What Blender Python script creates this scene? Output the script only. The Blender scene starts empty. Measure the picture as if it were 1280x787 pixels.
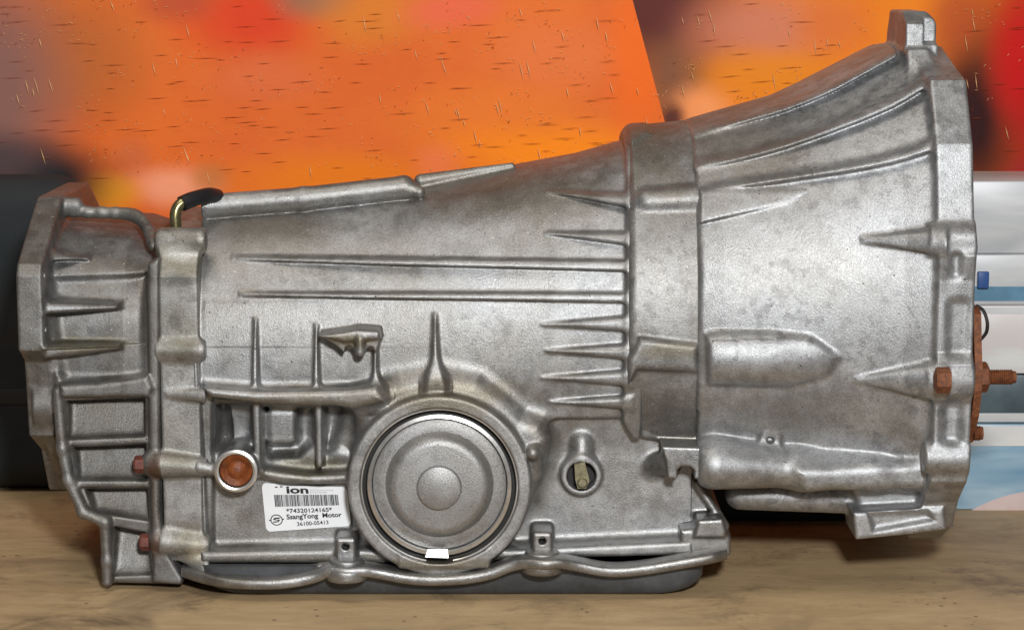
import bpy, bmesh, math, random
import numpy as np
from mathutils import Vector
random.seed(4)
rng = np.random.RandomState(4)
sc = bpy.context.scene
COL = sc.collection

# ------------------------------------------------------------------ camera, world, lamps, exposure
S = 0.00065                      # metres per design unit (about 0.65 mm)
D = 2800.0                       # camera distance in design units
EL = math.radians(9.0)
CE, SE = math.cos(EL), math.sin(EL)
CX, CY = 640.0, 393.5

cam = bpy.data.cameras.new("camera")
camo = bpy.data.objects.new("camera", cam)
COL.objects.link(camo)
camo.location = (0, -D * CE * S, D * SE * S)
camo.rotation_euler = (math.pi / 2 - EL, 0, 0)
cam.sensor_width = 36.0
cam.lens = 36.0 * D / 1280.0
cam.clip_start = 0.05
cam.clip_end = 100
sc.camera = camo

w = bpy.data.worlds.new("World")
sc.world = w
w.use_nodes = True
nt = w.node_tree
bg = nt.nodes['Background']
tc = nt.nodes.new('ShaderNodeTexCoord')
sx = nt.nodes.new('ShaderNodeSeparateXYZ')
rp = nt.nodes.new('ShaderNodeValToRGB')
mp = nt.nodes.new('ShaderNodeMapRange')
nt.links.new(tc.outputs['Generated'], sx.inputs[0])
nt.links.new(sx.outputs['Z'], mp.inputs[0])
mp.inputs[1].default_value = -1
mp.inputs[2].default_value = 1
nt.links.new(mp.outputs[0], rp.inputs[0])
e = rp.color_ramp.elements
e[0].position = 0.0; e[0].color = (0.13, 0.15, 0.17, 1)
e[1].position = 1.0; e[1].color = (0.36, 0.29, 0.22, 1)
m_ = e.new(0.5); m_.color = (0.28, 0.29, 0.305, 1)
nt.links.new(rp.outputs[0], bg.inputs[0])
bg.inputs[1].default_value = 0.46

def area(name, loc, target, size, power, color):
    l = bpy.data.lights.new(name, 'AREA')
    l.shape = 'DISK'
    l.size = size
    l.energy = power
    l.color = color
    o = bpy.data.objects.new(name, l)
    COL.objects.link(o)
    o.location = loc
    o.rotation_euler = (Vector(target) - Vector(loc)).to_track_quat('-Z', 'Y').to_euler()
    return o
area("flash_lamp", (0.16, -1.75, 0.62), (0.02, 0, -0.02), 0.16, 35, (0.985, 0.995, 1.0))
area("top_fill_lamp", (-0.5, -0.7, 1.9), (0, 0.1, 0), 0.9, 14, (1.0, 0.93, 0.84))  # added warm overhead fill that brightens the tops of the ledges

sc.view_settings.view_transform = 'Standard'
sc.view_settings.look = 'None'
sc.view_settings.exposure = 0.0
sc.view_settings.gamma = 1.0

# ------------------------------------------------------------------ point helper
def P(px, py, Y=0.0):
    v = (CY - py) / D
    Z = (v * (D + Y * CE) - Y * SE) / (CE + v * SE)
    dep = D + Y * CE - Z * SE
    return ((px - CX) / D * dep, Y, Z)
def PX(px, Y=0., py=400): return P(px, py, Y)[0]
def PZ(py, Y=0.): return P(640, py, Y)[2]

# ------------------------------------------------------------------ material helpers
def newmat(name):
    m = bpy.data.materials.new(name)
    m.use_nodes = True
    t = m.node_tree
    b = t.nodes['Principled BSDF']
    return m, t, b
def N(t, typ, **kw):
    n = t.nodes.new(typ)
    for k, v in kw.items():
        if k.startswith('_'):
            setattr(n, k[1:], v)
        else:
            n.inputs[k.replace('__', ' ')].default_value = v
    return n
def mixc(t, fac, a, b, blend='MIX'):
    m = t.nodes.new('ShaderNodeMix'); m.data_type = 'RGBA'; m.blend_type = blend
    for s, v in ((0, fac), (6, a), (7, b)):
        if isinstance(v, bpy.types.NodeSocket): t.links.new(v, m.inputs[s])
        elif s == 0: m.inputs[0].default_value = v
        else: m.inputs[s].default_value = (v[0], v[1], v[2], 1)
    return m.outputs[2]
def ramp(t, fac, stops):
    r = t.nodes.new('ShaderNodeValToRGB')
    t.links.new(fac, r.inputs[0])
    el = r.color_ramp.elements
    while len(el) < len(stops): el.new(0.5)
    for i, (p, c) in enumerate(stops):
        el[i].position = p
        el[i].color = (c, c, c, 1) if not isinstance(c, tuple) else (c[0], c[1], c[2], 1)
    return r.outputs[0]
def mapr(t, fac, a, b, c, d):
    r = t.nodes.new('ShaderNodeMapRange')
    t.links.new(fac, r.inputs[0])
    for i, v in enumerate((a, b, c, d)): r.inputs[i + 1].default_value = v
    return r.outputs[0]
def pos(t, scale=(1, 1, 1), rot=(0, 0, 0)):
    g = t.nodes.new('ShaderNodeNewGeometry')
    m = t.nodes.new('ShaderNodeMapping')
    m.inputs['Scale'].default_value = scale
    m.inputs['Rotation'].default_value = rot
    t.links.new(g.outputs['Position'], m.inputs['Vector'])
    return m.outputs[0]
def noise(t, vec, scale, detail=4, rough=0.5, dist=0.0):
    n = N(t, 'ShaderNodeTexNoise', Scale=scale, Detail=detail, Roughness=rough, Distortion=dist)
    t.links.new(vec, n.inputs['Vector'])
    return n.outputs['Fac']

def cast_alu(name, light=0.42, dark=0.25, stain=0.5, stain_col=(0.17, 0.14, 0.095), metal=0.8, rough=0.5,
             blotch=0.35, grain=0.35, tint=(1, 1, 1), patches=()):
    m, t, b = newmat(name)
    v = pos(t)
    big = noise(t, v, 9, 5, 0.6, 0.6)
    mid = noise(t, v, 45, 6, 0.65, 0.3)
    fine = noise(t, v, 750, 3, 0.6)
    grn = noise(t, v, 1700, 2, 0.6)
    lc = tuple(light * x for x in tint); dc = tuple(dark * x for x in tint)
    base = mixc(t, mapr(t, mid, 0.34, 0.66, 0, 1), dc, lc)
    # oxide blotches
    bl = noise(t, v, 60, 6, 0.72, 0.35)
    base = mixc(t, mapr(t, bl, 0.50, 0.64, 0, blotch), base, tuple(dark * 0.75 * x for x in tint))
    b2 = noise(t, v, 120, 5, 0.65, 0.2)
    mb = t.nodes.new('ShaderNodeMath'); mb.operation = 'MULTIPLY'
    t.links.new(mapr(t, b2, 0.53, 0.60, 0, blotch * 1.1), mb.inputs[0]); t.links.new(mapr(t, noise(t, v, 14, 3, 0.5), 0.46, 0.58, 0, 1), mb.inputs[1])
    base = mixc(t, mb.outputs[0], base, tuple(dark * 0.7 * x for x in tint))
    # drip streaks running down the sides
    sk = noise(t, pos(t, (1, 1, 0.16)), 60, 4, 0.6, 0.1)
    base = mixc(t, mapr(t, sk, 0.60, 0.70, 0, 0.28), base, tuple(dark * 0.75 * x for x in tint))
    # oil film
    st = ramp(t, big, [(0.40, 0.0), (0.62, 1.0)])
    stm = t.nodes.new('ShaderNodeMath'); stm.operation = 'MULTIPLY'
    t.links.new(st, stm.inputs[0]); stm.inputs[1].default_value = stain
    base = mixc(t, stm.outputs[0], base, stain_col)
    for (cx_, cz_, rx, rz, cc, st_) in patches:
        wn = N(t, 'ShaderNodeTexNoise', Scale=38.0, Detail=6.0, Roughness=0.7)
        t.links.new(v, wn.inputs['Vector'])
        va = t.nodes.new('ShaderNodeVectorMath'); va.operation = 'MULTIPLY_ADD'
        wa = min(rx, rz) * 2.2
        t.links.new(wn.outputs['Color'], va.inputs[0]); va.inputs[1].default_value = (wa, 0, wa); t.links.new(v, va.inputs[2])
        mpn = t.nodes.new('ShaderNodeMapping')
        mpn.inputs['Location'].default_value = (-(cx_ + wa / 2) / rx, 0, -(cz_ + wa / 2) / rz)
        mpn.inputs['Scale'].default_value = (1 / rx, 0, 1 / rz)
        t.links.new(va.outputs[0], mpn.inputs['Vector'])
        ln = t.nodes.new('ShaderNodeVectorMath'); ln.operation = 'LENGTH'; t.links.new(mpn.outputs[0], ln.inputs[0])
        base = mixc(t, mapr(t, ln.outputs['Value'], 0.45, 1.1, st_, 0), base, cc)
    # small bright nicks, each a short stroke
    for rt, off in ((0.5, 0.0), (-0.9, 3.1), (0.05, 7.7)):
        g_ = t.nodes.new('ShaderNodeNewGeometry')
        mm = t.nodes.new('ShaderNodeMapping'); mm.inputs['Rotation'].default_value = (0, rt, 0); mm.inputs['Location'].default_value = (off, off, off)
        t.links.new(g_.outputs['Position'], mm.inputs['Vector'])
        m2 = t.nodes.new('ShaderNodeMapping'); m2.inputs['Scale'].default_value = (1, 1, 3.5)
        t.links.new(mm.outputs[0], m2.inputs['Vector'])
        vn = N(t, 'ShaderNodeTexVoronoi', Scale=42.0, Randomness=1.0); t.links.new(m2.outputs[0], vn.inputs['Vector'])
        base = mixc(t, mapr(t, vn.outputs['Distance'], 0.03, 0.065, 0.6, 0), base, (0.7, 0.69, 0.66))
    # bright scuffs
    scv = pos(t, (1, 1, 3.2), (0, 0.5, 0))
    scf = noise(t, scv, 110, 5, 0.75, 0.5)
    base = mixc(t, mapr(t, scf, 0.66, 0.74, 0, 0.6), base, (0.62, 0.61, 0.58))
    # dark pits
    vo = N(t, 'ShaderNodeTexVoronoi', Scale=120.0, Randomness=1.0)
    t.links.new(v, vo.inputs['Vector'])
    pit = mapr(t, vo.outputs['Distance'], 0.05, 0.11, 1, 0)
    pn = noise(t, v, 33, 2)
    pm = t.nodes.new('ShaderNodeMath'); pm.operation = 'MULTIPLY'
    t.links.new(pit, pm.inputs[0]); t.links.new(mapr(t, pn, 0.50, 0.58, 0, 0.9), pm.inputs[1])
    base = mixc(t, pm.outputs[0], base, (0.05, 0.045, 0.04))
    base = mixc(t, mapr(t, fine, 0.32, 0.68, grain, 0), base, (0.0, 0.0, 0.0))
    t.links.new(base, b.inputs['Base Color'])
    b.inputs['Metallic'].default_value = metal
    t.links.new(mapr(t, mid, 0.3, 0.7, rough - 0.07, rough + 0.12), b.inputs['Roughness'])
    bp = N(t, 'ShaderNodeBump', Strength=0.38, Distance=0.0006)
    hs = t.nodes.new('ShaderNodeMath'); hs.operation = 'ADD'
    t.links.new(fine, hs.inputs[0]); 
    h3 = t.nodes.new('ShaderNodeMath'); h3.operation = 'MULTIPLY'; t.links.new(mid, h3.inputs[0]); h3.inputs[1].default_value = 0.5
    h2 = t.nodes.new('ShaderNodeMath'); h2.operation = 'MULTIPLY_ADD'
    t.links.new(grn, h2.inputs[0]); h2.inputs[1].default_value = 0.8
    t.links.new(h3.outputs[0], h2.inputs[2])
    t.links.new(h2.outputs[0], hs.inputs[1])
    t.links.new(hs.outputs[0], bp.inputs['Height'])
    t.links.new(bp.outputs[0], b.inputs['Normal'])
    return m

def simple(name, col, rough=0.5, metal=0.0, var=0.25, scale=80, bump=0.2, col2=None):
    m, t, b = newmat(name)
    v = pos(t)
    n = noise(t, v, scale, 5, 0.65, 0.3)
    c2 = col2 or tuple(x * (1 - var) for x in col)
    t.links.new(mixc(t, mapr(t, n, 0.35, 0.65, 0, 1), c2, col), b.inputs['Base Color'])
    b.inputs['Roughness'].default_value = rough
    b.inputs['Metallic'].default_value = metal
    if bump:
        bp = N(t, 'ShaderNodeBump', Strength=bump, Distance=0.001)
        t.links.new(noise(t, v, scale * 5, 3), bp.inputs['Height'])
        t.links.new(bp.outputs[0], b.inputs['Normal'])
    return m

M = {}
def spot(px, py, rx, ry, c_, st, Y=0.0):
    p = P(px, py, Y); return (p[0] * S, p[2] * S, rx * S, ry * S, c_, st)
OIL = (0.20, 0.165, 0.105)
M['case'] = cast_alu('cast_case', 0.50, 0.30, 0.38, rough=0.44, stain_col=(0.22, 0.19, 0.14), tint=(0.99, 0.995, 1.0), patches=[
    spot(550, 490, 130, 26, OIL, 0.6), spot(350, 496, 120, 14, OIL, 0.55), spot(385, 586, 70, 16, (0.17, 0.15, 0.09), 0.7), spot(676, 540, 24, 34, OIL, 0.5),
    spot(440, 420, 40, 10, OIL, 0.8), spot(600, 250, 200, 34, (0.24, 0.21, 0.165), 0.6), spot(330, 292, 90, 24, (0.24, 0.21, 0.17), 0.55), spot(852, 570, 26, 16, (0.16, 0.13, 0.075), 0.7),
    spot(560, 696, 340, 9, OIL, 0.6)])
M['ring'] = cast_alu('cast_ring', 0.46, 0.29, 0.45, rough=0.48, blotch=0.6, stain_col=(0.21, 0.185, 0.145), patches=[
    spot(820, 200, 60, 60, (0.24, 0.21, 0.165), 0.6), spot(835, 432, 50, 12, (0.24, 0.2, 0.12), 0.5), spot(830, 515, 50, 40, (0.17, 0.165, 0.16), 0.6)])
M['bell'] = cast_alu('cast_bell', 0.56, 0.37, 0.25, rough=0.47, blotch=0.65, tint=(0.985, 0.995, 1.01), stain_col=(0.26, 0.25, 0.23), patches=[
    spot(930, 190, 110, 60, (0.27, 0.24, 0.2), 0.55), spot(1000, 330, 130, 60, (0.36, 0.35, 0.33), 0.5), spot(980, 510, 90, 34, (0.24, 0.24, 0.245), 0.5)])
M['tail'] = cast_alu('cast_tail', 0.36, 0.21, 0.5, rough=0.48, blotch=0.5, patches=[
    spot(120, 278, 60, 16, (0.34, 0.32, 0.28), 0.5), spot(105, 432, 60, 10, (0.2, 0.175, 0.1), 0.6), spot(196, 582, 13, 18, (0.16, 0.07, 0.035), 0.7), spot(196, 680, 12, 18, (0.16, 0.07, 0.035), 0.6)])
M['adapter'] = cast_alu('cast_adapter', 0.56, 0.38, 0.5, rough=0.5, blotch=0.6, stain_col=(0.20, 0.175, 0.11), patches=[
    spot(222, 325, 40, 40, (0.24, 0.22, 0.17), 0.8), spot(225, 318, 26, 14, (0.55, 0.54, 0.50), 0.7), spot(222, 352, 26, 10, (0.10, 0.10, 0.10), 0.6),
    spot(222, 432, 30, 14, (0.17, 0.16, 0.10), 0.45), spot(218, 400, 10, 14, (0.15, 0.15, 0.13), 0.6), spot(222, 575, 30, 14, (0.2, 0.17, 0.11), 0.45),
    spot(240, 672, 26, 22, (0.19, 0.17, 0.10), 0.55), spot(246, 690, 14, 14, (0.62, 0.58, 0.45), 0.7)])
M['rail'] = cast_alu('cast_rail', 0.44, 0.29, 0.5, rough=0.36, metal=0.85, stain_col=(0.2, 0.17, 0.12))
M['cover'] = cast_alu('servo_cover_metal', 0.42, 0.34, 0.4, rough=0.42, metal=0.7, blotch=0.1, stain_col=(0.22, 0.20, 0.165))
M['machined'] = simple('machined_metal', (0.72, 0.71, 0.69), 0.33, 0.9, 0.25, 60, 0.08)
M['clip_metal'] = simple('bright_clip_metal', (0.66, 0.66, 0.65), 0.42, 0.6, 0.08, 60, 0.05)
M['pan'] = simple('grey_pan_paint', (0.075, 0.08, 0.086), 0.5, 0.1, 0.45, 45, 0.2)
M['rust'] = simple('rust_primer', (0.23, 0.075, 0.022), 0.65, 0.1, 0.5, 260, 0.6, (0.09, 0.028, 0.014))
M['rust_dark'] = simple('dark_rust', (0.16, 0.045, 0.03), 0.6, 0.1, 0.5, 220, 0.4)
M['plug'] = simple('orange_plug', (0.26, 0.07, 0.014), 0.42, 0.0, 0.6, 90, 0.5, (0.10, 0.026, 0.01))
M['dark'] = simple('dark_cavity', (0.012, 0.011, 0.010), 0.6, 0.0, 0.3, 80, 0.1)
M['rubber'] = simple('black_rubber', (0.010, 0.010, 0.012), 0.4, 0.0, 0.3, 80, 0.1)
M['zinc'] = simple('yellow_zinc', (0.32, 0.28, 0.14), 0.3, 0.9, 0.4, 150, 0.1)
M['brass'] = simple('dull_brass', (0.34, 0.31, 0.20), 0.4, 0.8, 0.4, 150, 0.2)
M['paper'] = simple('label_paper', (0.80, 0.82, 0.84), 0.4, 0.0, 0.05, 60, 0.02)
M['ink'] = simple('label_ink', (0.012, 0.012, 0.014), 0.5, 0.0, 0.1, 60, 0)
M['ink_grey'] = simple('label_ink_grey', (0.30, 0.31, 0.33), 0.5, 0.0, 0.1, 60, 0)

# ------------------------------------------------------------------ object helpers
def parented(o, parent):
    if parent is not None: o.parent = parent
    return o
def mesh_np(name, verts, quads, mat, parent=None, normals=None):
    me = bpy.data.meshes.new(name)
    nv, nf = len(verts), len(quads)
    me.vertices.add(nv)
    me.vertices.foreach_set('co', (verts * S).astype(np.float32).ravel())
    me.loops.add(nf * 4)
    me.loops.foreach_set('vertex_index', quads.astype(np.int32).ravel())
    me.polygons.add(nf)
    me.polygons.foreach_set('loop_start', np.arange(0, nf * 4, 4, dtype=np.int32))
    me.update(calc_edges=True)
    me.polygons.foreach_set('use_smooth', np.ones(nf, bool))
    if normals is not None:
        me.normals_split_custom_set_from_vertices(normals.astype(np.float32))
    me.materials.append(mat)
    o = bpy.data.objects.new(name, me)
    COL.objects.link(o)
    return parented(o, parent)
def from_bm(name, bm, mat, parent=None, smooth=False, bevel=0.0, seg=2):
    if bevel > 0:
        bmesh.ops.bevel(bm, geom=[e for e in bm.edges if len(e.link_faces) == 2 and e.calc_face_angle(0) > 0.5],
                        offset=bevel, segments=seg, affect='EDGES', profile=0.5, clamp_overlap=True)
    bmesh.ops.recalc_face_normals(bm, faces=bm.faces)
    for v in bm.verts: v.co *= S
    me = bpy.data.meshes.new(name)
    bm.to_mesh(me); bm.free()
    if smooth:
        me.polygons.foreach_set('use_smooth', [True] * len(me.polygons))
        try: me.set_sharp_from_angle(angle=math.radians(38))
        except Exception: pass
    me.materials.append(mat)
    o = bpy.data.objects.new(name, me)
    COL.objects.link(o)
    return parented(o, parent)
def lathe(name, prof, centre, axis, mat, parent, n=96, smooth=True, wob=None):
    """prof: (radius, offset along axis) list; axis 'x' or 'y'"""
    bm = bmesh.new(); rings = []
    for r, a in prof:
        ring = []
        for i in range(n):
            th = 2 * math.pi * i / n
            c, s_ = math.cos(th) * r, math.sin(th) * r
            co = (centre[0] + c, centre[1] + a, centre[2] + s_) if axis == 'y' else (centre[0] + a, centre[1] + c, centre[2] + s_)
            ring.append(bm.verts.new(co))
        rings.append(ring)
    for a, b in zip(rings, rings[1:]):
        for i in range(n):
            bm.faces.new((a[i], a[(i + 1) % n], b[(i + 1) % n], b[i]))
    if prof[0][0] < 1 or prof[-1][0] < 1:
        bm.faces.new(rings[0]); bm.faces.new(list(reversed(rings[-1])))
    else:
        for i in range(n): bm.faces.new((rings[-1][i], rings[-1][(i + 1) % n], rings[0][(i + 1) % n], rings[0][i]))
    bmesh.ops.remove_doubles(bm, verts=bm.verts, dist=0.001)
    return from_bm(name, bm, mat, parent, smooth)
def prism(name, pts, y0, y1, mat, parent=None, bevel=0.0, smooth=False):
    """pts (x,z) outline at real place, thickness along y"""
    bm = bmesh.new()
    a = [bm.verts.new((x, y0, z)) for x, z in pts]
    b = [bm.verts.new((x, y1, z)) for x, z in pts]
    bm.faces.new(a); bm.faces.new(list(reversed(b)))
    n = len(pts)
    for i in range(n): bm.faces.new((a[i], a[(i + 1) % n], b[(i + 1) % n], b[i]))
    return from_bm(name, bm, mat, parent, smooth, bevel)
def tube(name, pts, r, mat, parent=None, n=14, radii=None):
    pts = [Vector(p) for p in pts]
    bm = bmesh.new(); rings = []
    up = Vector((0.31, 0.72, 0.41)).normalized()
    for i, p in enumerate(pts):
        d = (pts[min(i + 1, len(pts) - 1)] - pts[max(i - 1, 0)]).normalized()
        s_ = d.cross(up).normalized(); u = s_.cross(d)
        rr = radii[i] if radii else r
        rings.append([bm.verts.new(p + (s_ * math.cos(2 * math.pi * k / n) + u * math.sin(2 * math.pi * k / n)) * rr) for k in range(n)])
    for a, b in zip(rings, rings[1:]):
        for k in range(n): bm.faces.new((a[k], a[(k + 1) % n], b[(k + 1) % n], b[k]))
    bm.faces.new(rings[0]); bm.faces.new(list(reversed(rings[-1])))
    return from_bm(name, bm, mat, parent, True)
def smooth_path(pts, k=6):
    out = []
    n = len(pts)
    for i in range(n - 1):
        p0 = np.array(pts[max(i - 1, 0)]); p1 = np.array(pts[i]); p2 = np.array(pts[i + 1]); p3 = np.array(pts[min(i + 2, n - 1)])
        for j in range(k):
            t = j / k
            out.append(tuple(0.5 * (2 * p1 + (p2 - p0) * t + (2 * p0 - 5 * p1 + 4 * p2 - p3) * t * t + (3 * p1 - p0 - 3 * p2 + p3) * t ** 3)))
    out.append(tuple(pts[-1]))
    return out

# ------------------------------------------------------------------ signed-distance casting kit
H = 1.9
def smin(a, b, k):
    if k <= 0: return np.minimum(a, b)
    h = np.maximum(k - np.abs(a - b), 0) / k
    return np.minimum(a, b) - h * h * (k * 0.25)
def smax(a, b, k): return -smin(-a, -b, k)

def sdpoly(pts, X, Z):
    pts = np.asarray(pts, np.float32)
    n = len(pts)
    d = None; inside = None
    for i in range(n):
        a = pts[i]; b = pts[(i + 1) % n]
        ex, ez = b[0] - a[0], b[1] - a[1]
        wx, wz = X - a[0], Z - a[1]
        tt = np.clip((wx * ex + wz * ez) / (ex * ex + ez * ez + 1e-9), 0, 1)
        q = (wx - ex * tt) ** 2 + (wz - ez * tt) ** 2
        d = q if d is None else np.minimum(d, q)
        c = ((a[1] > Z) != (b[1] > Z))
        xi = (b[0] - a[0]) * (Z - a[1]) / ((b[1] - a[1]) if abs(b[1] - a[1]) > 1e-9 else 1e-9) + a[0]
        cr = c & (X < xi)
        inside = cr if inside is None else inside ^ cr
    d = np.sqrt(d)
    return np.where(inside, -d, d)

class Vol:
    def __init__(s, x0, x1, y0, y1, z0, z1, fine_y, h=None, back=7.0):
        h = h or H
        s.x = np.arange(x0, x1 + h, h, dtype=np.float32)
        yf = np.arange(y0, fine_y, h, dtype=np.float32)
        yb = np.arange(fine_y, y1 + back, back, dtype=np.float32)
        s.y = np.concatenate([yf, yb])
        s.z = np.arange(z0, z1 + h, h, dtype=np.float32)
        s.f = np.full((len(s.x), len(s.y), len(s.z)), 1e3, np.float32)
        s.id = np.zeros(s.f.shape, np.uint8)
        s.names = ['body']
        s.base = None
    def blk(s, bb, m):
        if bb is None: sl = (slice(0, len(s.x)), slice(0, len(s.y)), slice(0, len(s.z)))
        else:
            sl = []
            for ax, (lo, hi) in zip((s.x, s.y, s.z), bb):
                i = int(np.searchsorted(ax, lo - m)); j = int(np.searchsorted(ax, hi + m)) + 1
                sl.append(slice(max(i - 1, 0), min(j, len(ax))))
            sl = tuple(sl)
        X = s.x[sl[0]][:, None, None]; Y = s.y[sl[1]][None, :, None]; Z = s.z[sl[2]][None, None, :]
        return sl, X, Y, Z
    def nid(s, name):
        if name is None: return 0
        s.names.append(name); return len(s.names) - 1
    def add(s, prim, k=6., name=None, idn=None):
        fn, bb = prim
        sl, X, Y, Z = s.blk(bb, k + 4)
        if 0 in s.f[sl].shape: return
        d = np.broadcast_to(fn(X, Y, Z), s.f[sl].shape)
        a = s.f[sl]
        i = s.nid(name) if idn is None else idn
        if i: s.id[sl][d < a + 0.3] = i
        s.f[sl] = smin(a, d, k)
        return i
    def sub(s, prim, k=3., name=None):
        fn, bb = prim
        sl, X, Y, Z = s.blk(bb, k + 4)
        if 0 in s.f[sl].shape: return
        d = np.broadcast_to(fn(X, Y, Z), s.f[sl].shape)
        i = s.nid(name)
        if i: s.id[sl][d < 1.5] = i
        s.f[sl] = smax(s.f[sl], -d, k)
    def clip(s, prim, k=3.):
        fn, _ = prim
        sl, X, Y, Z = s.blk(None, 0)
        s.f = smax(s.f, np.broadcast_to(fn(X, Y, Z), s.f.shape), k)
    def snap(s): s.base = s.f.copy()
    def raise_(s, pts, h, k=5., name=None, r=4., ymax=200, Yref=None, idn=None):
        """metal standing proud of the base skin by h inside outline pts (px)"""
        q = [s.surf(px, py) if Yref is None else P(px, py, Yref) for px, py in pts]
        q = [(p[0], p[2]) for p in q]
        xs = [p[0] for p in q]; zs = [p[1] for p in q]
        hm = h if not callable(h) else 40
        sl, X, Y, Z = s.blk(((min(xs), max(xs)), (s.y[0], ymax), (min(zs), max(zs))), k + 6)
        hh = h(X, Y, Z) if callable(h) else h
        d2 = sdpoly(q, X, Z)
        d = smax(d2, s.base[sl] - hh, r)
        a = s.f[sl]
        i = s.nid(name) if idn is None else idn
        if i: s.id[sl][d < a + 0.3] = i
        s.f[sl] = smin(a, d, k)
        return i
    def carve(s, pts, h, k=3., r=4., ymax=200, Yref=None):
        q = [s.surf(px, py) if Yref is None else P(px, py, Yref) for px, py in pts]
        q = [(p[0], p[2]) for p in q]
        xs = [p[0] for p in q]; zs = [p[1] for p in q]
        sl, X, Y, Z = s.blk(((min(xs), max(xs)), (s.y[0], ymax), (min(zs), max(zs))), k + 6)
        hh = h(X, Y, Z) if callable(h) else h
        d2 = sdpoly(q, X, Z)
        d = smax(d2, -(s.base[sl] + hh), r)
        s.f[sl] = smax(s.f[sl], -d, k)
    def surf(s, px, py, f=None):
        """where the line of sight through a pixel meets the base skin"""
        f = s.base if f is None else f
        Ys = s.y
        pts = np.array([P(px, py, float(y)) for y in Ys])
        ix = np.clip(np.round((pts[:, 0] - s.x[0]) / (s.x[1] - s.x[0])).astype(int), 0, len(s.x) - 1)
        iz = np.clip(np.round((pts[:, 2] - s.z[0]) / (s.z[1] - s.z[0])).astype(int), 0, len(s.z) - 1)
        v = f[ix, np.arange(len(Ys)), iz]
        hit = np.where(v < 0)[0]
        j = hit[0] if len(hit) else int(np.argmin(v))
        return tuple(pts[j])
    def mesh(s, parent, mats, main_name, main_parent=None, default_mat=None):
        f = s.f; nx, ny, nz = f.shape
        ins = f < 0
        # pad faces of the grid so the solid is closed
        for ax in range(3):
            for e_ in (0, -1):
                idx = [slice(None)] * 3; idx[ax] = e_
                f[tuple(idx)] = np.maximum(f[tuple(idx)], 0.5)
        ins = f < 0
        c = ins[:-1, :-1, :-1].astype(np.uint8)
        for dx, dy, dz in ((1,0,0),(0,1,0),(0,0,1),(1,1,0),(1,0,1),(0,1,1),(1,1,1)):
            c = c + ins[dx:nx - 1 + dx, dy:ny - 1 + dy, dz:nz - 1 + dz]
        act = (c > 0) & (c < 8)
        I, J, K = np.nonzero(act)
        nv = len(I)
        vid = np.full(act.shape, -1, np.int32); vid[I, J, K] = np.arange(nv)
        acc = np.zeros((nv, 3), np.float32); cnt = np.zeros(nv, np.float32)
        corners = [(0,0,0),(1,0,0),(0,1,0),(1,1,0),(0,0,1),(1,0,1),(0,1,1),(1,1,1)]
        cv = np.stack([f[I + a, J + b, K + g] for a, b, g in corners], 1)
        edges = [(0,1),(2,3),(4,5),(6,7),(0,2),(1,3),(4,6),(5,7),(0,4),(1,5),(2,6),(3,7)]
        ca = np.array(corners, np.float32)
        for a, b in edges:
            va, vb = cv[:, a], cv[:, b]
            mk = (va < 0) != (vb < 0)
            tt = np.where(mk, va / np.where(mk, va - vb, 1), 0)
            p = ca[a][None] + (ca[b] - ca[a])[None] * tt[:, None]
            acc += p * mk[:, None]; cnt += mk
        loc = acc / cnt[:, None]
        def g(ax, idx, fr): return ax[idx] + (ax[np.minimum(idx + 1, len(ax) - 1)] - ax[idx]) * fr
        V = np.stack([g(s.x, I, loc[:, 0]), g(s.y, J, loc[:, 1]), g(s.z, K, loc[:, 2])], 1)
        # normals: gradient at cell
        hx = s.x[1] - s.x[0]; hz = s.z[1] - s.z[0]; hy = (s.y[np.minimum(J + 1, ny - 1)] - s.y[J])
        u, v, w_ = loc[:, 0], loc[:, 1], loc[:, 2]
        c000, c100, c010, c110, c001, c101, c011, c111 = cv.T
        gx = ((c100 - c000) * (1 - v) * (1 - w_) + (c110 - c010) * v * (1 - w_) + (c101 - c001) * (1 - v) * w_ + (c111 - c011) * v * w_) / hx
        gy = ((c010 - c000) * (1 - u) * (1 - w_) + (c110 - c100) * u * (1 - w_) + (c011 - c001) * (1 - u) * w_ + (c111 - c101) * u * w_) / hy
        gz = ((c001 - c000) * (1 - u) * (1 - v) + (c101 - c100) * u * (1 - v) + (c011 - c010) * (1 - u) * v + (c111 - c110) * u * v) / hz
        Nn = np.stack([gx, gy, gz], 1); Nn /= (np.linalg.norm(Nn, axis=1, keepdims=True) + 1e-9)
        # quads
        Q = []
        d = ins[:-1] != ins[1:]
        a, b, g_ = np.nonzero(d[:, 1:-1, 1:-1]); b = b + 1; g_ = g_ + 1
        q = np.stack([vid[a, b - 1, g_ - 1], vid[a, b, g_ - 1], vid[a, b, g_], vid[a, b - 1, g_]], 1)
        fl = ~ins[a, b, g_]; q[fl] = q[fl][:, ::-1]; Q.append(q)
        d = ins[:, :-1] != ins[:, 1:]
        a, b, g_ = np.nonzero(d[1:-1, :, 1:-1]); a = a + 1; g_ = g_ + 1
        q = np.stack([vid[a - 1, b, g_ - 1], vid[a - 1, b, g_], vid[a, b, g_], vid[a, b, g_ - 1]], 1)
        fl = ~ins[a, b, g_]; q[fl] = q[fl][:, ::-1]; Q.append(q)
        d = ins[:, :, :-1] != ins[:, :, 1:]
        a, b, g_ = np.nonzero(d[1:-1, 1:-1, :]); a = a + 1; b = b + 1
        q = np.stack([vid[a - 1, b - 1, g_], vid[a, b - 1, g_], vid[a, b, g_], vid[a - 1, b, g_]], 1)
        fl = ~ins[a, b, g_]; q[fl] = q[fl][:, ::-1]; Q.append(q)
        Q = np.concatenate(Q); Q = Q[(Q >= 0).all(1)]
        ids = s.id[I, J, K]
        fid = ids[Q[:, 0]]
        out = []
        root = None
        order = [0] + [i for i in range(1, len(s.names))]
        tot = 0
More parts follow.
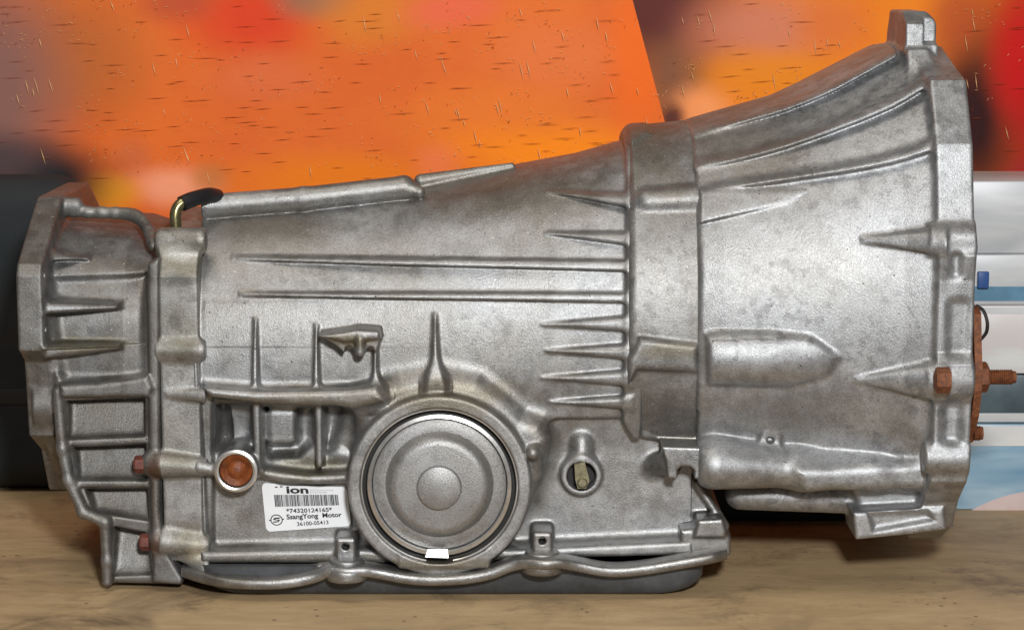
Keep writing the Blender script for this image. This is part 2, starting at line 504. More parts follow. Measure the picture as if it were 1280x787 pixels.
        for i in order:
            sel = Q[fid == i]
            if len(sel) < 12 and i: 
                continue
            used = np.unique(sel)
            mp_ = np.full(nv, -1, np.int32); mp_[used] = np.arange(len(used))
            nm = main_name if i == 0 else s.names[i]
            mt = default_mat if nm not in mats else mats[nm]
            o = mesh_np(nm, V[used], mp_[sel], mt, parent if i == 0 else root, Nn[used])
            tot += len(sel)
            if i == 0: root = o
        print(main_name, s.f.shape, 'quads', tot)
        return root

# primitives: return (function, bounding box)
def rcone(a, b, ra, rb, sq=(1, 1, 1)):
    a = np.array(a, np.float32); b = np.array(b, np.float32)
    m = max(ra, rb) * max(1 / min(sq), 1)
    bb = [(min(a[i], b[i]) - m, max(a[i], b[i]) + m) for i in range(3)]
    e_ = b - a; L = float((e_ ** 2).sum()) + 1e-6
    def fn(X, Y, Z):
        wx, wy, wz = X - a[0], Y - a[1], Z - a[2]
        t = np.clip((wx * e_[0] + wy * e_[1] + wz * e_[2]) / L, 0, 1)
        return np.sqrt(((wx - e_[0] * t) * sq[0]) ** 2 + ((wy - e_[1] * t) * sq[1]) ** 2 + ((wz - e_[2] * t) * sq[2]) ** 2) - (ra + (rb - ra) * t)
    return fn, bb
def box(x0, x1, y0, y1, z0, z1, r=4.):
    def fn(X, Y, Z):
        dx = np.abs(X - (x0 + x1) / 2) - (x1 - x0) / 2 + r
        dy = np.abs(Y - (y0 + y1) / 2) - (y1 - y0) / 2 + r
        dz = np.abs(Z - (z0 + z1) / 2) - (z1 - z0) / 2 + r
        return np.sqrt(np.maximum(dx, 0) ** 2 + np.maximum(dy, 0) ** 2 + np.maximum(dz, 0) ** 2) + np.minimum(np.maximum(np.maximum(dx, dy), dz), 0) - r
    return fn, [(x0, x1), (y0, y1), (z0, z1)]
def pbox(px0, px1, py0, py1, y0, y1, r=4.):
    a = P(px0, py1, y0); b = P(px1, py0, y0)
    return box(a[0], b[0], y0, y1, a[2], b[2], r)
def polyY(pts, y0, y1, r=4., Yref=None, slope=None):
    """outline in px at depth y0, running back to y1; slope(X,Z) added to the front depth"""
    q = [(lambda p: (p[0], p[2]))(P(px, py, y0 if Yref is None else Yref)) for px, py in pts]
    xs = [p[0] for p in q]; zs = [p[1] for p in q]
    def fn(X, Y, Z):
        d2 = sdpoly(q, X, Z)
        yf = y0 + (slope(X, Z) if slope else 0)
        dy = np.maximum(yf - Y, Y - y1)
        return smax(d2, dy, r)
    ylo = y0 - (60 if slope else 0)
    return fn, [(min(xs), max(xs)), (ylo, y1), (min(zs), max(zs))]
def polyX(pts, x0, x1, r=4.):
    """outline (y,z) running along x"""
    ys = [p[0] for p in pts]; zs = [p[1] for p in pts]
    def fn(X, Y, Z):
        return smax(sdpoly(pts, Y, Z), np.abs(X - (x0 + x1) / 2) - (x1 - x0) / 2, r)
    return fn, [(x0, x1), (min(ys), max(ys)), (min(zs), max(zs))]
def cylY(c, R, y0, y1, r=3., R1=None):
    def fn(X, Y, Z):
        RR = R if R1 is None else R + (R1 - R) * np.clip((Y - y0) / (y1 - y0), 0, 1)
        return smax(np.sqrt((X - c[0]) ** 2 + (Z - c[2]) ** 2) - RR, np.abs(Y - (y0 + y1) / 2) - (y1 - y0) / 2, r)
    m = max(R, R1 or 0)
    return fn, [(c[0] - m, c[0] + m), (y0, y1), (c[2] - m, c[2] + m)]
def cylZ(c, R, z0, z1, r=3.):
    def fn(X, Y, Z):
        return smax(np.sqrt((X - c[0]) ** 2 + (Y - c[1]) ** 2) - R, np.abs(Z - (z0 + z1) / 2) - (z1 - z0) / 2, r)
    return fn, [(c[0] - R, c[0] + R), (c[1] - R, c[1] + R), (z0, z1)]
def cylX(c, R, x0, x1, r=3.):
    def fn(X, Y, Z):
        return smax(np.sqrt((Y - c[1]) ** 2 + (Z - c[2]) ** 2) - R, np.abs(X - (x0 + x1) / 2) - (x1 - x0) / 2, r)
    return fn, [(x0, x1), (c[1] - R, c[1] + R), (c[2] - R, c[2] + R)]
def loft(xs, yc, zc, a, bt, bb_, n=2.0, x0=None, x1=None, r=4.):
    """elliptic section along x: half depth a(x), half height bt (above) / bb_ (below) centre zc"""
    def fn(X, Y, Z):
        A = np.interp(X.ravel(), xs, a).astype(np.float32).reshape(X.shape)
        T = np.interp(X.ravel(), xs, bt).astype(np.float32).reshape(X.shape)
        B = np.interp(X.ravel(), xs, bb_).astype(np.float32).reshape(X.shape)
        C = np.interp(X.ravel(), xs, zc).astype(np.float32).reshape(X.shape)
        dz = Z - C
        hb = np.where(dz > 0, T, B)
        uy = (Y - yc) / A; uz = dz / hb
        if n == 2.0:
            q = np.sqrt(uy * uy + uz * uz)
            g = np.sqrt((uy / A) ** 2 + (uz / hb) ** 2) / np.maximum(q, 1e-4)
        else:
            q = (np.abs(uy) ** n + np.abs(uz) ** n) ** (1 / n)
            g = 1 / np.minimum(A, hb)
        d = (q - 1) / np.maximum(g, 1e-5)
        return smax(d, np.abs(X - (x0 + x1) / 2) - (x1 - x0) / 2, r)
    return fn, None

def pts_z(lst, Y):  # list of px,py silhouette -> (X, Z)
    return [(P(a, b, Y)[0], P(a, b, Y)[2]) for a, b in lst]
def ribpoly(p0, p1, w0, w1):
    """thin outline from p0 to p1 in px with widths"""
    dx, dy = p1[0] - p0[0], p1[1] - p0[1]; L = math.hypot(dx, dy); nx, ny = -dy / L, dx / L
    return [(p0[0] + nx * w0 / 2, p0[1] + ny * w0 / 2), (p1[0] + nx * w1 / 2, p1[1] + ny * w1 / 2),
            (p1[0] - nx * w1 / 2, p1[1] - ny * w1 / 2), (p0[0] - nx * w0 / 2, p0[1] - ny * w0 / 2)]
def xramp(pa, pb, ha, hb):
    xa, xb = PX(pa), PX(pb)
    return lambda X, Y, Z: ha + (hb - ha) * np.clip((X - xa) / (xb - xa), 0, 1) ** 0.6
def zramp(pya, pyb, ha, hb):
    za, zb = PZ(pya), PZ(pyb)
    return lambda X, Y, Z: ha + (hb - ha) * np.clip((Z - za) / (zb - za), 0, 1) ** 0.7

YC = 215.0
# ------------------------------------------------------------------ the gearbox
box_root = bpy.data.objects.new("automatic_gearbox", None)
COL.objects.link(box_root)
box_root['label'] = "cast aluminium automatic gearbox lying on its oil pan on the wooden workbench"
box_root['category'] = "gearbox"
G = box_root

# ---- main case
def build_case():
    v = Vol(-400, 250, -75, 420, -345, 260, 205)
    sil = pts_z([(246, 246), (400, 236), (520, 226), (640, 207), (720, 192), (790, 172)], YC)
    xs = [p[0] for p in sil]; zt = [p[1] for p in sil]
    zc = -42
    v.add(loft(xs, YC, [zc] * 6, [202, 205, 208, 212, 216, 220], [z - zc for z in zt], [200] * 6, 2.15, PX(247, 100), PX(800, 0)), 0)
    bfn, bbb = box(PX(249, 0), PX(869, 12) + 13, 14, 400, PZ(706, 14), zc + 60, 6)
    v.add((lambda X, Y, Z: bfn(X, Y, Z) + 34 * np.clip((Z - (zc - 50)) / 110.0, 0, 1) ** 1.6, bbb), 34)
    # deep corner on the right, case narrows back under the bell housing
    v.snap()
    # left rim lip, running the whole height
    v.raise_([(246, 250), (262, 250), (262, 700), (246, 700)], 9, 6, 'rim', r=6, ymax=210)
    # top rail bar
    b0 = [P(250, 258, 112), P(380, 248, 118), P(505, 234, 128)]
    i = None
    for p, q in zip(b0, b0[1:]): i = v.add(rcone(p, q, 15, 15), 5, 'top_rail' if i is None else None, idn=i)
    v.add(rcone(P(505, 234, 128), P(524, 240, 120), 14, 8), 5, idn=i)
    v.add(rcone(P(526, 226, 165), P(640, 206, 185), 9, 3), 8, 'top_rail')
    # long ribs
    v.raise_(ribpoly((290, 322), (786, 331), 5, 13), xramp(290, 480, 0.5, 13), 4, 'rib', r=5)
    v.raise_(ribpoly((300, 367), (786, 371), 5, 12), xramp(300, 460, 0.5, 12), 4, 'rib', r=5)
    # short ribs against the ring
    for (x0, y0, x1, y1, wd) in ((682, 239, 788, 249, 16), (680, 291, 788, 297, 16), (676, 405, 790, 403, 19), (682, 438, 790, 438, 19),
                                 (676, 472, 790, 471, 19), (686, 502, 790, 501, 16)):
        v.raise_(ribpoly((x0, y0), (x1, y1), 3, wd), xramp(x0, x1, 0.5, 15), 4, 'rib', r=7)
    # step towards the ring
    v.raise_([(777, 160), (800, 160), (800, 552), (786, 550), (777, 535)], 13, 6, None, r=5)
    # lower right plain: slightly deeper wall under the step
    v.carve([(640, 524), (776, 523), (790, 545), (900, 565), (900, 720), (640, 720)], 13, 5, r=5)
    # upright ribs
    v.raise_(ribpoly((320, 398), (321, 500), 3, 9), zramp(398, 470, 0.5, 17), 5, 'rib', r=4)
    v.raise_(ribpoly((396, 405), (397, 500), 3, 9), zramp(405, 470, 0.5, 17), 5, 'rib', r=4)
    v.raise_(ribpoly((470, 432), (470, 500), 4, 8), 16, 5, 'rib', r=4)
    v.raise_(ribpoly((544, 392), (545, 480), 2, 14), zramp(392, 470, 0.5, 20), 6, 'rib', r=5)
    # recess below the shelf
    v.carve([(266, 498), (462, 500), (446, 560), (440, 600), (442, 688), (266, 690)], 8, 6, r=6)
    # pockets
    v.carve([(268, 508), (313, 508), (313, 548), (300, 560), (268, 566)], 34, 9, r=12)
    v.carve([(327, 510), (390, 512), (390, 556), (372, 572), (335, 574), (327, 560)], 38, 9, r=14)
    v.carve([(404, 510), (458, 508), (448, 540), (436, 566), (404, 570)], 30, 9, r=12)
    v.add(pbox(334, 370, 512, 556, 22, 60, 8), 12)
    v.add(rcone(P(440, 522, 34), P(425, 560, 36), 14, 12), 14)
    v.add(polyY(ribpoly((320, 500), (322, 588), 9, 9), -4, 60, 4), 5, 'rib')
    v.add(polyY(ribpoly((398, 502), (399, 585), 9, 8), -2, 60, 4), 5, 'rib')
    # shelf
    v.add(polyY([(252, 484), (320, 489), (400, 488), (470, 486), (478, 500), (440, 508), (380, 508), (330, 506), (262, 497)], -26, 60, 9), 9, 'shelf_rib')
    # lower ledge under the pockets
    v.add(polyY([(320, 585), (350, 590), (385, 594), (445, 592), (448, 602), (400, 606), (352, 603), (318, 595)], -4, 60, 7), 9, 'shelf_rib')
    v.add(rcone(P(250, 583, -6), P(275, 588, -8), 9, 7), 8)
    # plug socket
    c = P(295, 588, -16)
    v.add(cylY(c, 27, -16, 60, 3), 5, 'plug_socket')
    v.sub(cylY(c, 21.5, -30, 0, 1), 1)
    # servo boss
    c = P(549, 608, -36)
    bi = v.add(polyY([(440, 505), (462, 488), (500, 476), (548, 469), (596, 478), (630, 502), (652, 522), (676, 530), (688, 548), (682, 584), (664, 630), (640, 650), (560, 640), (452, 560), (446, 530)], -14, 60, 20), 24, 'servo_boss')
    v.add(cylY(c, 115, -36, 40, 5), 7, idn=bi)
    v.add(pbox(497, 613, 680, 711, -37, 60, 4), 3, idn=bi)
    v.sub(cylY(c, 99, -60, -8, 1.5), 2)
    # knob beside the boss
    v.add(rcone(P(669, 566, -18), P(669, 590, -4), 11, 9), 6, 'lug')
    v.add(rcone(P(669, 566, -18), P(666, 566, -34), 9, 8), 4, 'lug')
    # selector shaft hole
    c = P(727, 596, 6)
    si = v.add(cylY(c, 26, 10, 60, 4), 7, 'shaft_boss')
    v.add(rcone(P(727, 552, 27), P(727, 582, 22), 12, 14), 9, idn=si)
    v.sub(cylY(c, 18.5, -30, 40, 2), 2)
    # bracket tab above the left ribs
    bi = v.add(polyY([(399, 420), (430, 417), (446, 412), (472, 414), (476, 424), (470, 440), (452, 441), (440, 437), (430, 441), (420, 432)], -30, 20, 3), 3, 'bracket')
    v.add(polyY([(399, 420), (446, 413), (474, 415), (474, 424), (430, 428)], -34, 20, 4), 3, idn=bi)
    v.add(rcone(P(450, 424, -32), P(450, 440, -32), 6, 6), 4, idn=bi)
    v.sub(cylY(P(436, 437, -28), 5, -60, -10, 1), 2)
    v.sub(cylY(P(463, 438, -28), 5, -60, -10, 1), 2)
    # bottom rail shoulder
    v.add(polyY([(250, 690), (440, 686), (500, 690), (620, 688), (700, 684), (866, 676), (868, 694), (700, 698), (500, 704), (250, 704)], -10, 300, 7), 10)
    # tab bosses with bolt holes
    for (tx, ty) in ((432, 686), (678, 679)):
        j = v.add(pbox(tx - 13, tx + 13, ty - 14, ty + 30, -24, 40, 5), 6, 'bolt_boss')
        v.sub(cylY(P(tx, ty - 3, -24), 4.5, -60, 0, 1), 1.5)
    # lug under the bell housing, fork shaped
    j = v.add(polyY([(827, 558), (880, 560), (880, 598), (868, 599), (868, 587), (862, 583), (852, 583), (847, 587), (847, 599), (835, 597), (833, 576)], -34, 40, 2.5), 3, 'fork_lug')
    v.add(rcone(P(818, 582, 30), P(838, 578, 4), 12, 15), 12, idn=j)
    # vertical soft edge near the right end of the lower wall
    c = P(545, 394, 0)
    return v.mesh(G, {'bottom_rail': M['rail'], 'bolt_boss': M['rail'], 'fork_lug': M['rail']}, 'main_case', default_mat=M['case'])
case = build_case()

# ---- right lower gusset and pan rail
def sweep_lip(pw):
    bm = bmesh.new(); rings = []
    for i, p in enumerate(pw):
        a, b = Vector(pw[max(i - 1, 0)]), Vector(pw[min(i + 1, len(pw) - 1)])
        d = (b - a).normalized(); u = Vector((-d.z, 0, d.x)).normalized(); ring = []
        for k in range(20):
            t = 2 * math.pi * k / 20; c_, s_ = math.cos(t), math.sin(t)
            ry = 17 * math.copysign(abs(c_) ** 0.5, c_); rz = 7.2 * math.copysign(abs(s_) ** 0.5, s_)
            ring.append(bm.verts.new(Vector(p) + Vector((0, ry + 4, 0)) + u * rz))
        rings.append(ring)
    for a, b in zip(rings, rings[1:]):
        for k in range(20): bm.faces.new((a[k], a[(k + 1) % 20], b[(k + 1) % 20], b[k]))
    bm.faces.new(rings[0]); bm.faces.new(list(reversed(rings[-1])))
    return from_bm('rail_lip', bm, M['rail'], G, True)
def build_rail():
    v = Vol(-400, 290, -80, 330, -372, -180, 60, h=2.0)
    path = [(228, 712, 10), (262, 722, -22), (300, 727, -34), (350, 727, -36), (392, 720, -34), (412, 712, -38), (433, 713, -44), (456, 712, -40), (472, 714, -36),
            (520, 722, -34), (570, 722, -34), (610, 716, -34), (640, 705, -36), (660, 702, -44), (680, 703, -50), (700, 702, -46), (720, 705, -38),
            (760, 712, -34), (800, 710, -32), (850, 702, -30), (890, 695, -26), (908, 690, -10)]
    pw = smooth_path([P(*p) for p in path], 4)
    sweep_lip(pw)
    # body of the flange behind its lip
    v.add(polyX([(-10, -318), (300, -318), (300, -332), (-10, -332)], PX(250), PX(860), 3), 8)
    for (bx, by) in ((433, 712), (678, 703)):
        c = P(bx, by, -38)
        j = v.add(cylZ((c[0], -33, 0), 27, c[2] - 13, c[2] + 3, 5), 5, 'rail_lug')
        v.add(cylZ((c[0], -27, 0), 22, c[2] - 3, c[2] + 13, 4), 4, idn=j)
        v.add(rcone((c[0] - 34, -20, c[2] - 4), (c[0] + 34, -20, c[2] - 4), 9, 9), 8, idn=j)
    # corner gusset at the right
    g = v.add(polyY([(852, 590), (876, 600), (905, 648), (914, 672), (912, 694), (852, 700)], 29, 200, 6), 6, 'gusset')
    v.add(polyY([(850, 662), (900, 658), (914, 672), (914, 694), (850, 698)], -8, 60, 6), 6, idn=g)
    v.add(polyY([(872, 650), (904, 648), (908, 664), (906, 672), (868, 672)], -14, 40, 5), 5, 'bolt_boss')
    v.add(cylZ((P(890, 652, 8)[0], 8, 0), 11, PZ(660, 8), PZ(648, 8), 3), 3, idn=g)
    v.add(rcone(P(870, 604, 18), P(906, 656, 14), 5, 6), 5, idn=g)
    return v.mesh(G, {}, 'pan_rail', default_mat=M['rail'])
build_rail()

# ---- ring between case and bell housing
def build_ring():
    v = Vol(PX(770), PX(885), -70, 520, -320, 290, 215)
    sil = pts_z([(775, 172), (785, 158), (845, 152), (880, 148)], YC)
    zc = -28
    v.add(loft([p[0] for p in sil], YC, [zc] * 4, [238, 240, 242, 243], [p[1] - zc for p in sil], [225] * 4, 2.1, PX(785, 0), PX(876, 0), 8), 0)
    v.snap()
    v.clip((lambda X, Y, Z: (PZ(549, -10) + (X - PX(785)) * -0.2) - Z, None), 8)
    a_ = v.surf(812, 253); b_ = v.surf(872, 250)
    v.add(rcone((a_[0], a_[1] + 9, a_[2]), (b_[0], b_[1] + 8, b_[2]), 20, 22, (1, 1, 1.15)), 7, 'boss')
    v.raise_([(780, 430), (800, 421), (872, 430), (872, 464), (796, 461), (780, 465)], xramp(790, 872, 12, 7), 6, 'boss', r=8)
    v.raise_([(776, 164), (790, 155), (806, 155), (812, 165), (800, 172), (780, 180)], 4, 6, None, r=5, ymax=400)
    return v.mesh(G, {}, 'centre_ring', default_mat=M['ring'])
build_ring()

# ---- bell housing
def build_bell():
    v = Vol(PX(864), 580, -150, 560, -350, 400, 240)
    sil = pts_z([(862, 152), (900, 142), (1000, 118), (1060, 92), (1120, 62), (1170, 45)], YC)
    zc = np.array([-25, -22, -18, -14, -10, -7])
    xs = [PX(868, -30), PX(905, -30), PX(1000, -50), PX(1060, -55), PX(1130, -70), PX(1180, -90)]
    zt = np.array([p[1] for p in sil])
    v.add(loft(xs, YC, zc, [252, 258, 268, 276, 287, 300], zt - zc, [236, 240, 252, 262, 280, 300], 2.15, PX(873, -35), 540, 8), 0)
    v.snap()
    # sloped upper ribs
    def rib(pts, w0, w1, h0, h1, k=9, r=7):
        n = len(pts); up = []; dn = []
        for i_, (x, y) in enumerate(pts):
            a = pts[max(i_ - 1, 0)]; b = pts[min(i_ + 1, n - 1)]; L = math.hypot(b[0] - a[0], b[1] - a[1])
            wd = w0 + (w1 - w0) * i_ / (n - 1); nx, ny = -(b[1] - a[1]) / L * wd / 2, (b[0] - a[0]) / L * wd / 2
            up.append((x - nx, y - ny)); dn.append((x + nx, y + ny))
        v.raise_(up + dn[::-1], xramp(pts[0][0], pts[0][0] + 190, h0, h1), k, 'rib', r=r, ymax=330)
    rib(smooth_path([(866, 207), (920, 197), (980, 180), (1050, 154), (1110, 128), (1156, 100)], 3), 4, 13, 1, 16)
    rib(smooth_path([(872, 238), (940, 228), (1010, 217), (1080, 205), (1130, 193), (1176, 176)], 3), 5, 12, 1, 15)
    rib(smooth_path([(866, 166), (920, 150), (980, 132), (1040, 106), (1112, 64)], 3), 6, 13, 1, 14)
    # wedge with flat front beside the ring
    v.raise_([(874, 236), (1005, 238), (985, 252), (920, 268), (874, 278)], xramp(874, 1010, 9, 0.5), 5, 'boss', r=5)
    # bullet boss
    v.raise_([(882, 418), (900, 412), (960, 412), (1012, 420), (1050, 446), (1034, 468), (990, 482), (930, 486), (884, 484)],
             lambda X, Y, Z: -4 + 26 * np.sqrt(np.clip((PX(1045) - X) / (PX(1045) - PX(940)), 0, 1)) * np.sqrt(np.clip(1 - ((Z - PZ(449, -50)) / 37) ** 2, 0, 1)) , 7, 'boss', r=8)
    # wedges running into the flange
    def wedge(y0, y1, x0=1078, h=26):
        zm = PZ((y0 + y1) / 2, -60); hw = abs(PZ(y0, -60) - PZ(y1, -60)) / 2 + 4
        v.raise_([(x0, (y0 + y1) / 2 - 2), (1172, y0), (1180, y0), (1180, y1), (1172, y1), (x0, (y0 + y1) / 2 + 3)],
                 lambda X, Y, Z: h * np.clip((X - PX(x0, -60)) / (PX(1175, -60) - PX(x0, -60)), 0, 1) * np.sqrt(np.clip(1 - ((Z - zm) / hw) ** 2, 0, 1)) + 1.5, 6, 'wedge_rib', r=5)
    wedge(283, 316)
    wedge(450, 498, 1070, 28)
    # small lug with a hole
    c = v.surf(962, 549)
    j = v.add(cylY(c, 13, c[1] - 9, c[1] + 30, 4), 7, 'lug')
    v.add(rcone((c[0], c[1] + 2, c[2]), (c[0] + 36, c[1] + 8, c[2] + 8), 8, 3), 6, idn=j)
    v.sub(cylY(c, 5, c[1] - 30, c[1] + 2, 1), 1.5)
    # starter pocket bulge at the bottom
    a = P(893, 578, -20); b = P(1075, 588, -34)
    j = v.add(rcone(a, P(1000, 584, -10), 33, 24, (1, 0.8, 1)), 10, 'lower_bulge')
    v.add(rcone(P(1000, 584, -10), P(1090, 590, -30), 24, 14), 20, idn=j)
    v.add(polyY([(1000, 590), (1060, 585), (1172, 578), (1180, 612), (1010, 612)], -50, 120, 12), 22, idn=j)
    v.sub(box(a[0] - 60, PX(876, -40), -150, 300, -400, -120, 1), 4)
    # lower tube
    v.add(rcone(P(925, 618, 40), P(1120, 620, 40), 19, 24), 8, 'lower_tube')
    v.add(polyY([(1060, 600), (1165, 600), (1180, 650), (1080, 648)], 0, 140, 10), 10)
    # foot
    j = v.add(polyY([(1066, 640), (1180, 634), (1184, 662), (1140, 668), (1070, 675)], -30, 60, 6), 6, 'foot')
    v.sub(polyY([(1086, 642), (1160, 638), (1168, 650), (1092, 664)], -60, -23, 8, Yref=-30), 5)
    # ---- flange
    rim = [(165, 58), (90, 78), (4, 100), (-48, 180), (-70, 268)]
    pz = [(y, PZ(py, y)) for y, py in rim] + [(-76, PZ(288, -84)), (-94, PZ(320, -94)), (-88, PZ(350, -88)), (-88, PZ(440, -88)), (-98, PZ(456, -98)), (-98, PZ(492, -98)),
          (-90, PZ(505, -90)), (-88, PZ(560, -88)), (-80, PZ(600, -70)), (-30, PZ(622, -10)), (0, PZ(655, 10)), (70, PZ(672, 70))]
    back = [(2 * YC - y, z) for y, z in reversed(pz)]
    fi = v.add(polyX(pz + back, 514, 560, 5), 7, 'mounting_flange')
    # recesses on the rim between bolt bosses
    v.sub(box(530, 541, -110, -84, PZ(346, -88), PZ(316, -88), 5), 9)
    v.sub(box(530, 552, -110, -86, PZ(442, -88), PZ(376, -88), 6), 10)
    v.sub(box(526, 547, -110, -80, PZ(554, -88), PZ(504, -88), 8), 12)
    for (py, Y) in ((300, -76), (474, -86), (572, -80)):
        v.add(cylX((0, Y + 6, PZ(py, Y)), 20, 505, 560, 4), 6, 'bolt_boss')
    v.add(cylX((0, -20, PZ(592, -30)), 24, 490, 552, 4), 6, 'bolt_boss')
    # bolt hole seen on the inner face
    v.sub(cylX((0, 48, PZ(122, 48)), 8, 500, 545, 1), 1)
    # ear on top
    e0, e1 = 502, 544
    zt_ = PZ(14, 150)
    j = v.add(polyX([(110, PZ(78, 110)), (112, PZ(30, 112)), (140, zt_), (240, zt_), (262, PZ(40, 240)), (266, PZ(80, 240))], e0, e1, 4), 4, 'ear')
    v.sub(polyY([(1150, -20), (1154, 10), (1176, 40), (1240, 40), (1240, -20)], -200, 600, 3, Yref=150), 4)
    v.sub(polyY([(1060, 60), (1112, 42), (1119, 11), (1119, -20), (1060, -20)], -200, 600, 3, Yref=150), 4)
    v.sub(polyX([(95, PZ(60, 110)), (95, PZ(0, 100)), (126, PZ(0, 110)), (126, PZ(52, 126))], 526, 575, 2), 3)
    v.add(polyX([(60, PZ(110, 60)), (90, PZ(62, 90)), (260, PZ(62, 200)), (260, PZ(150, 200)), (60, PZ(150, 60))], 500, 530, 6), 8, idn=fi)
    return v.mesh(G, {}, 'bell_housing', default_mat=M['bell'])
build_bell()

# ---- adapter plate between tail and case
def build_adapter():
    v = Vol(PX(192), PX(256), -60, 440, -345, 240, 205)
    xa, xb = PX(198, 0), PX(248, 0)
    zt = PZ(296, 60)
    pl = [(60, zt), (20, PZ(312, 20)), (2, PZ(345, 2)), (0, PZ(640, 0)), (4, PZ(700, 4)), (60, PZ(708, 10)), (400, PZ(708, 10)), (400, zt), (215, zt + 22)]
    v.add(polyX(pl, xa, xb, 4), 0)
    v.snap()
    # lugs and cross ribs
    v.add(rcone((xa, 9, PZ(438, 0)), (xb, 6, PZ(438, 0)), 14, 14), 8, 'rib')
    v.add(rcone((xa + 10, 4, PZ(492, 0)), (xb + 8, -4, PZ(494, 0)), 4, 9), 6, 'rib')
    v.add(rcone((xa, 2, PZ(580, 0)), (xb + 20, -2, PZ(584, 0)), 17, 10), 6, 'bolt_boss')
    v.add(rcone((xa, 8, PZ(678, 0)), (xb, 8, PZ(682, 0)), 18, 14), 8, 'bolt_boss')
    v.add(rcone((xa + 4, 40, PZ(305, 30)), (xb, 30, PZ(300, 30)), 20, 16), 10)
    v.add(rcone((xa + 20, 20, PZ(690, 10)), (xb + 4, 0, PZ(706, 10)), 10, 14), 10, 'corner_lug')
    return v.mesh(G, {}, 'adapter_plate', default_mat=M['adapter'])
build_adapter()

# ---- tail housing
def build_tail():
    v = Vol(-650, PX(236), -70, 430, -372, 240, 205)
    sil = pts_z([(55, 266), (150, 270), (178, 279), (200, 300)], YC)
    zc = -40
    xs = [-600, PX(150, 0), PX(180, 0), PX(202, 0)]
    v.add(loft(xs, YC, [zc] * 4, [205, 203, 196, 186], [s_[1] - zc for s_ in sil], [200, 200, 196, 190], 2.5, -600, PX(199, 0), 12), 0)
    # lower block reaching down to the foot
    v.add(polyY([(72, 470), (200, 470), (200, 656), (228, 722), (226, 731), (131, 729), (130, 652), (103, 645), (84, 600), (76, 560)], 8, 300, 8), 14)
    v.snap()
    # top lip
    i = None
    lp = smooth_path([P(58, 262, 130), P(110, 265, 130), (P(158, 267, 125)), P(176, 274, 110), P(187, 290, 85), P(192, 308, 50)], 3)
    for a, b in zip(lp, lp[1:]): i = v.add(rcone(a, b, 6, 6), 9, 'lip' if i is None else None, idn=i)
    # right rim that bolts to the adapter
    v.add(polyY([(184, 330), (199, 322), (199, 640), (206, 700), (200, 706), (190, 690), (186, 560)], -2, 200, 6), 8, 'rim')
    # window shaped recess between ribs
    v.carve([(66, 350), (182, 345), (178, 484), (80, 484)], 7, 10, r=10)
    v.raise_([(66, 298), (178, 300), (180, 316), (66, 316)], -6, 8)
    # ribs
    v.raise_(ribpoly((62, 316), (112, 322), 14, 3), lambda X, Y, Z: 14 * np.clip((PX(118) - X) / 60, 0, 1), 6, 'rib', r=5)
    v.raise_(ribpoly((58, 380), (150, 382), 16, 7), lambda X, Y, Z: 22 * np.clip((PX(160) - X) / 100, 0, 1) ** 0.6, 6, 'rib', r=6)
    v.raise_(ribpoly((60, 436), (152, 432), 16, 7), lambda X, Y, Z: 24 * np.clip((PX(162) - X) / 100, 0, 1) ** 0.6, 6, 'rib', r=6)
    v.add(polyY([(74, 482), (120, 480), (165, 474), (184, 470), (190, 486), (184, 496), (76, 497)], -8, 100, 6), 6, 'shelf_rib')
    # scoops: floor rises towards the lower rib so it catches the light
    def scoop(pts, ya, yb, dtop, dbot, r=7, k=3):
        q = [(lambda p: (p[0], p[2]))(P(px, py, 8)) for px, py in pts]
        za, zb_ = PZ(ya, 8), PZ(yb, 8)
        xs_ = [p[0] for p in q]; zs_ = [p[1] for p in q]
        def fn(X, Y, Z):
            yd = 8 + dbot + (dtop - dbot) * np.clip((Z - zb_) / (za - zb_), 0, 1) ** 0.8
            return smax(sdpoly(q, X, Z), Y - yd, r)
        v.sub((fn, [(min(xs_), max(xs_)), (-60, 120), (min(zs_), max(zs_))]), k)
    scoop([(82, 501), (181, 497), (181, 546), (86, 549)], 499, 549, 34, 9)
    scoop([(90, 559), (182, 555), (184, 600), (98, 600)], 556, 602, 36, 9)
    scoop([(106, 611), (184, 610), (186, 651), (118, 641)], 609, 650, 32, 10)
    for (a, b) in (((80, 554), (183, 550)), ((92, 605), (185, 605))):
        v.add(polyY(ribpoly(a, b, 8, 8), 3, 80, 3), 3, 'rib')
    # foot scoop
    scoop([(142, 658), (184, 666), (188, 700), (190, 718), (140, 720)], 656, 722, 36, 8, 10)
    v.add(polyY([(192, 690), (208, 690), (228, 724), (226, 731), (190, 728)], -4, 100, 5), 6, 'foot')
    # bolt bosses
    v.add(rcone((PX(184, 0), 4, PZ(580, 0)), (PX(197, 0), 2, PZ(580, 0)), 16, 17), 5, 'bolt_boss')
    v.add(rcone((PX(190, 0), 8, PZ(676, 0)), (PX(197, 0), 8, PZ(678, 0)), 16, 17), 5, 'bolt_boss')
    # edge bead along lower outline
    lo = [(72, 490), (78, 560), (86, 600), (104, 640), (131, 652), (134, 700), (134, 726)]
    i = None
    for a, b in zip(lo, lo[1:]): i = v.add(rcone(P(a[0], a[1], 4), P(b[0], b[1], 4), 7, 7), 6, 'lip' if i is None else None, idn=i)
    # ---- flange on the left
    pz = [(119, PZ(246, 119)), (60, PZ(282, 60)), (-14, PZ(330, -14)), (-22, PZ(345, -20)), (-22, PZ(438, -20)), (10, PZ(452, 10)), (14, PZ(478, 14)), (22, PZ(545, 20)),
          (90, PZ(562, 90)), (130, PZ(612, 130))]
    back = [(2 * YC - y, z) for y, z in reversed(pz)]
    fi = v.add(polyX(pz + back, -614, -582, 4), 6, 'mounting_flange')
    v.add(cylX((0, 40, PZ(505, 30)), 34, -606, -580, 4), 6, idn=fi)
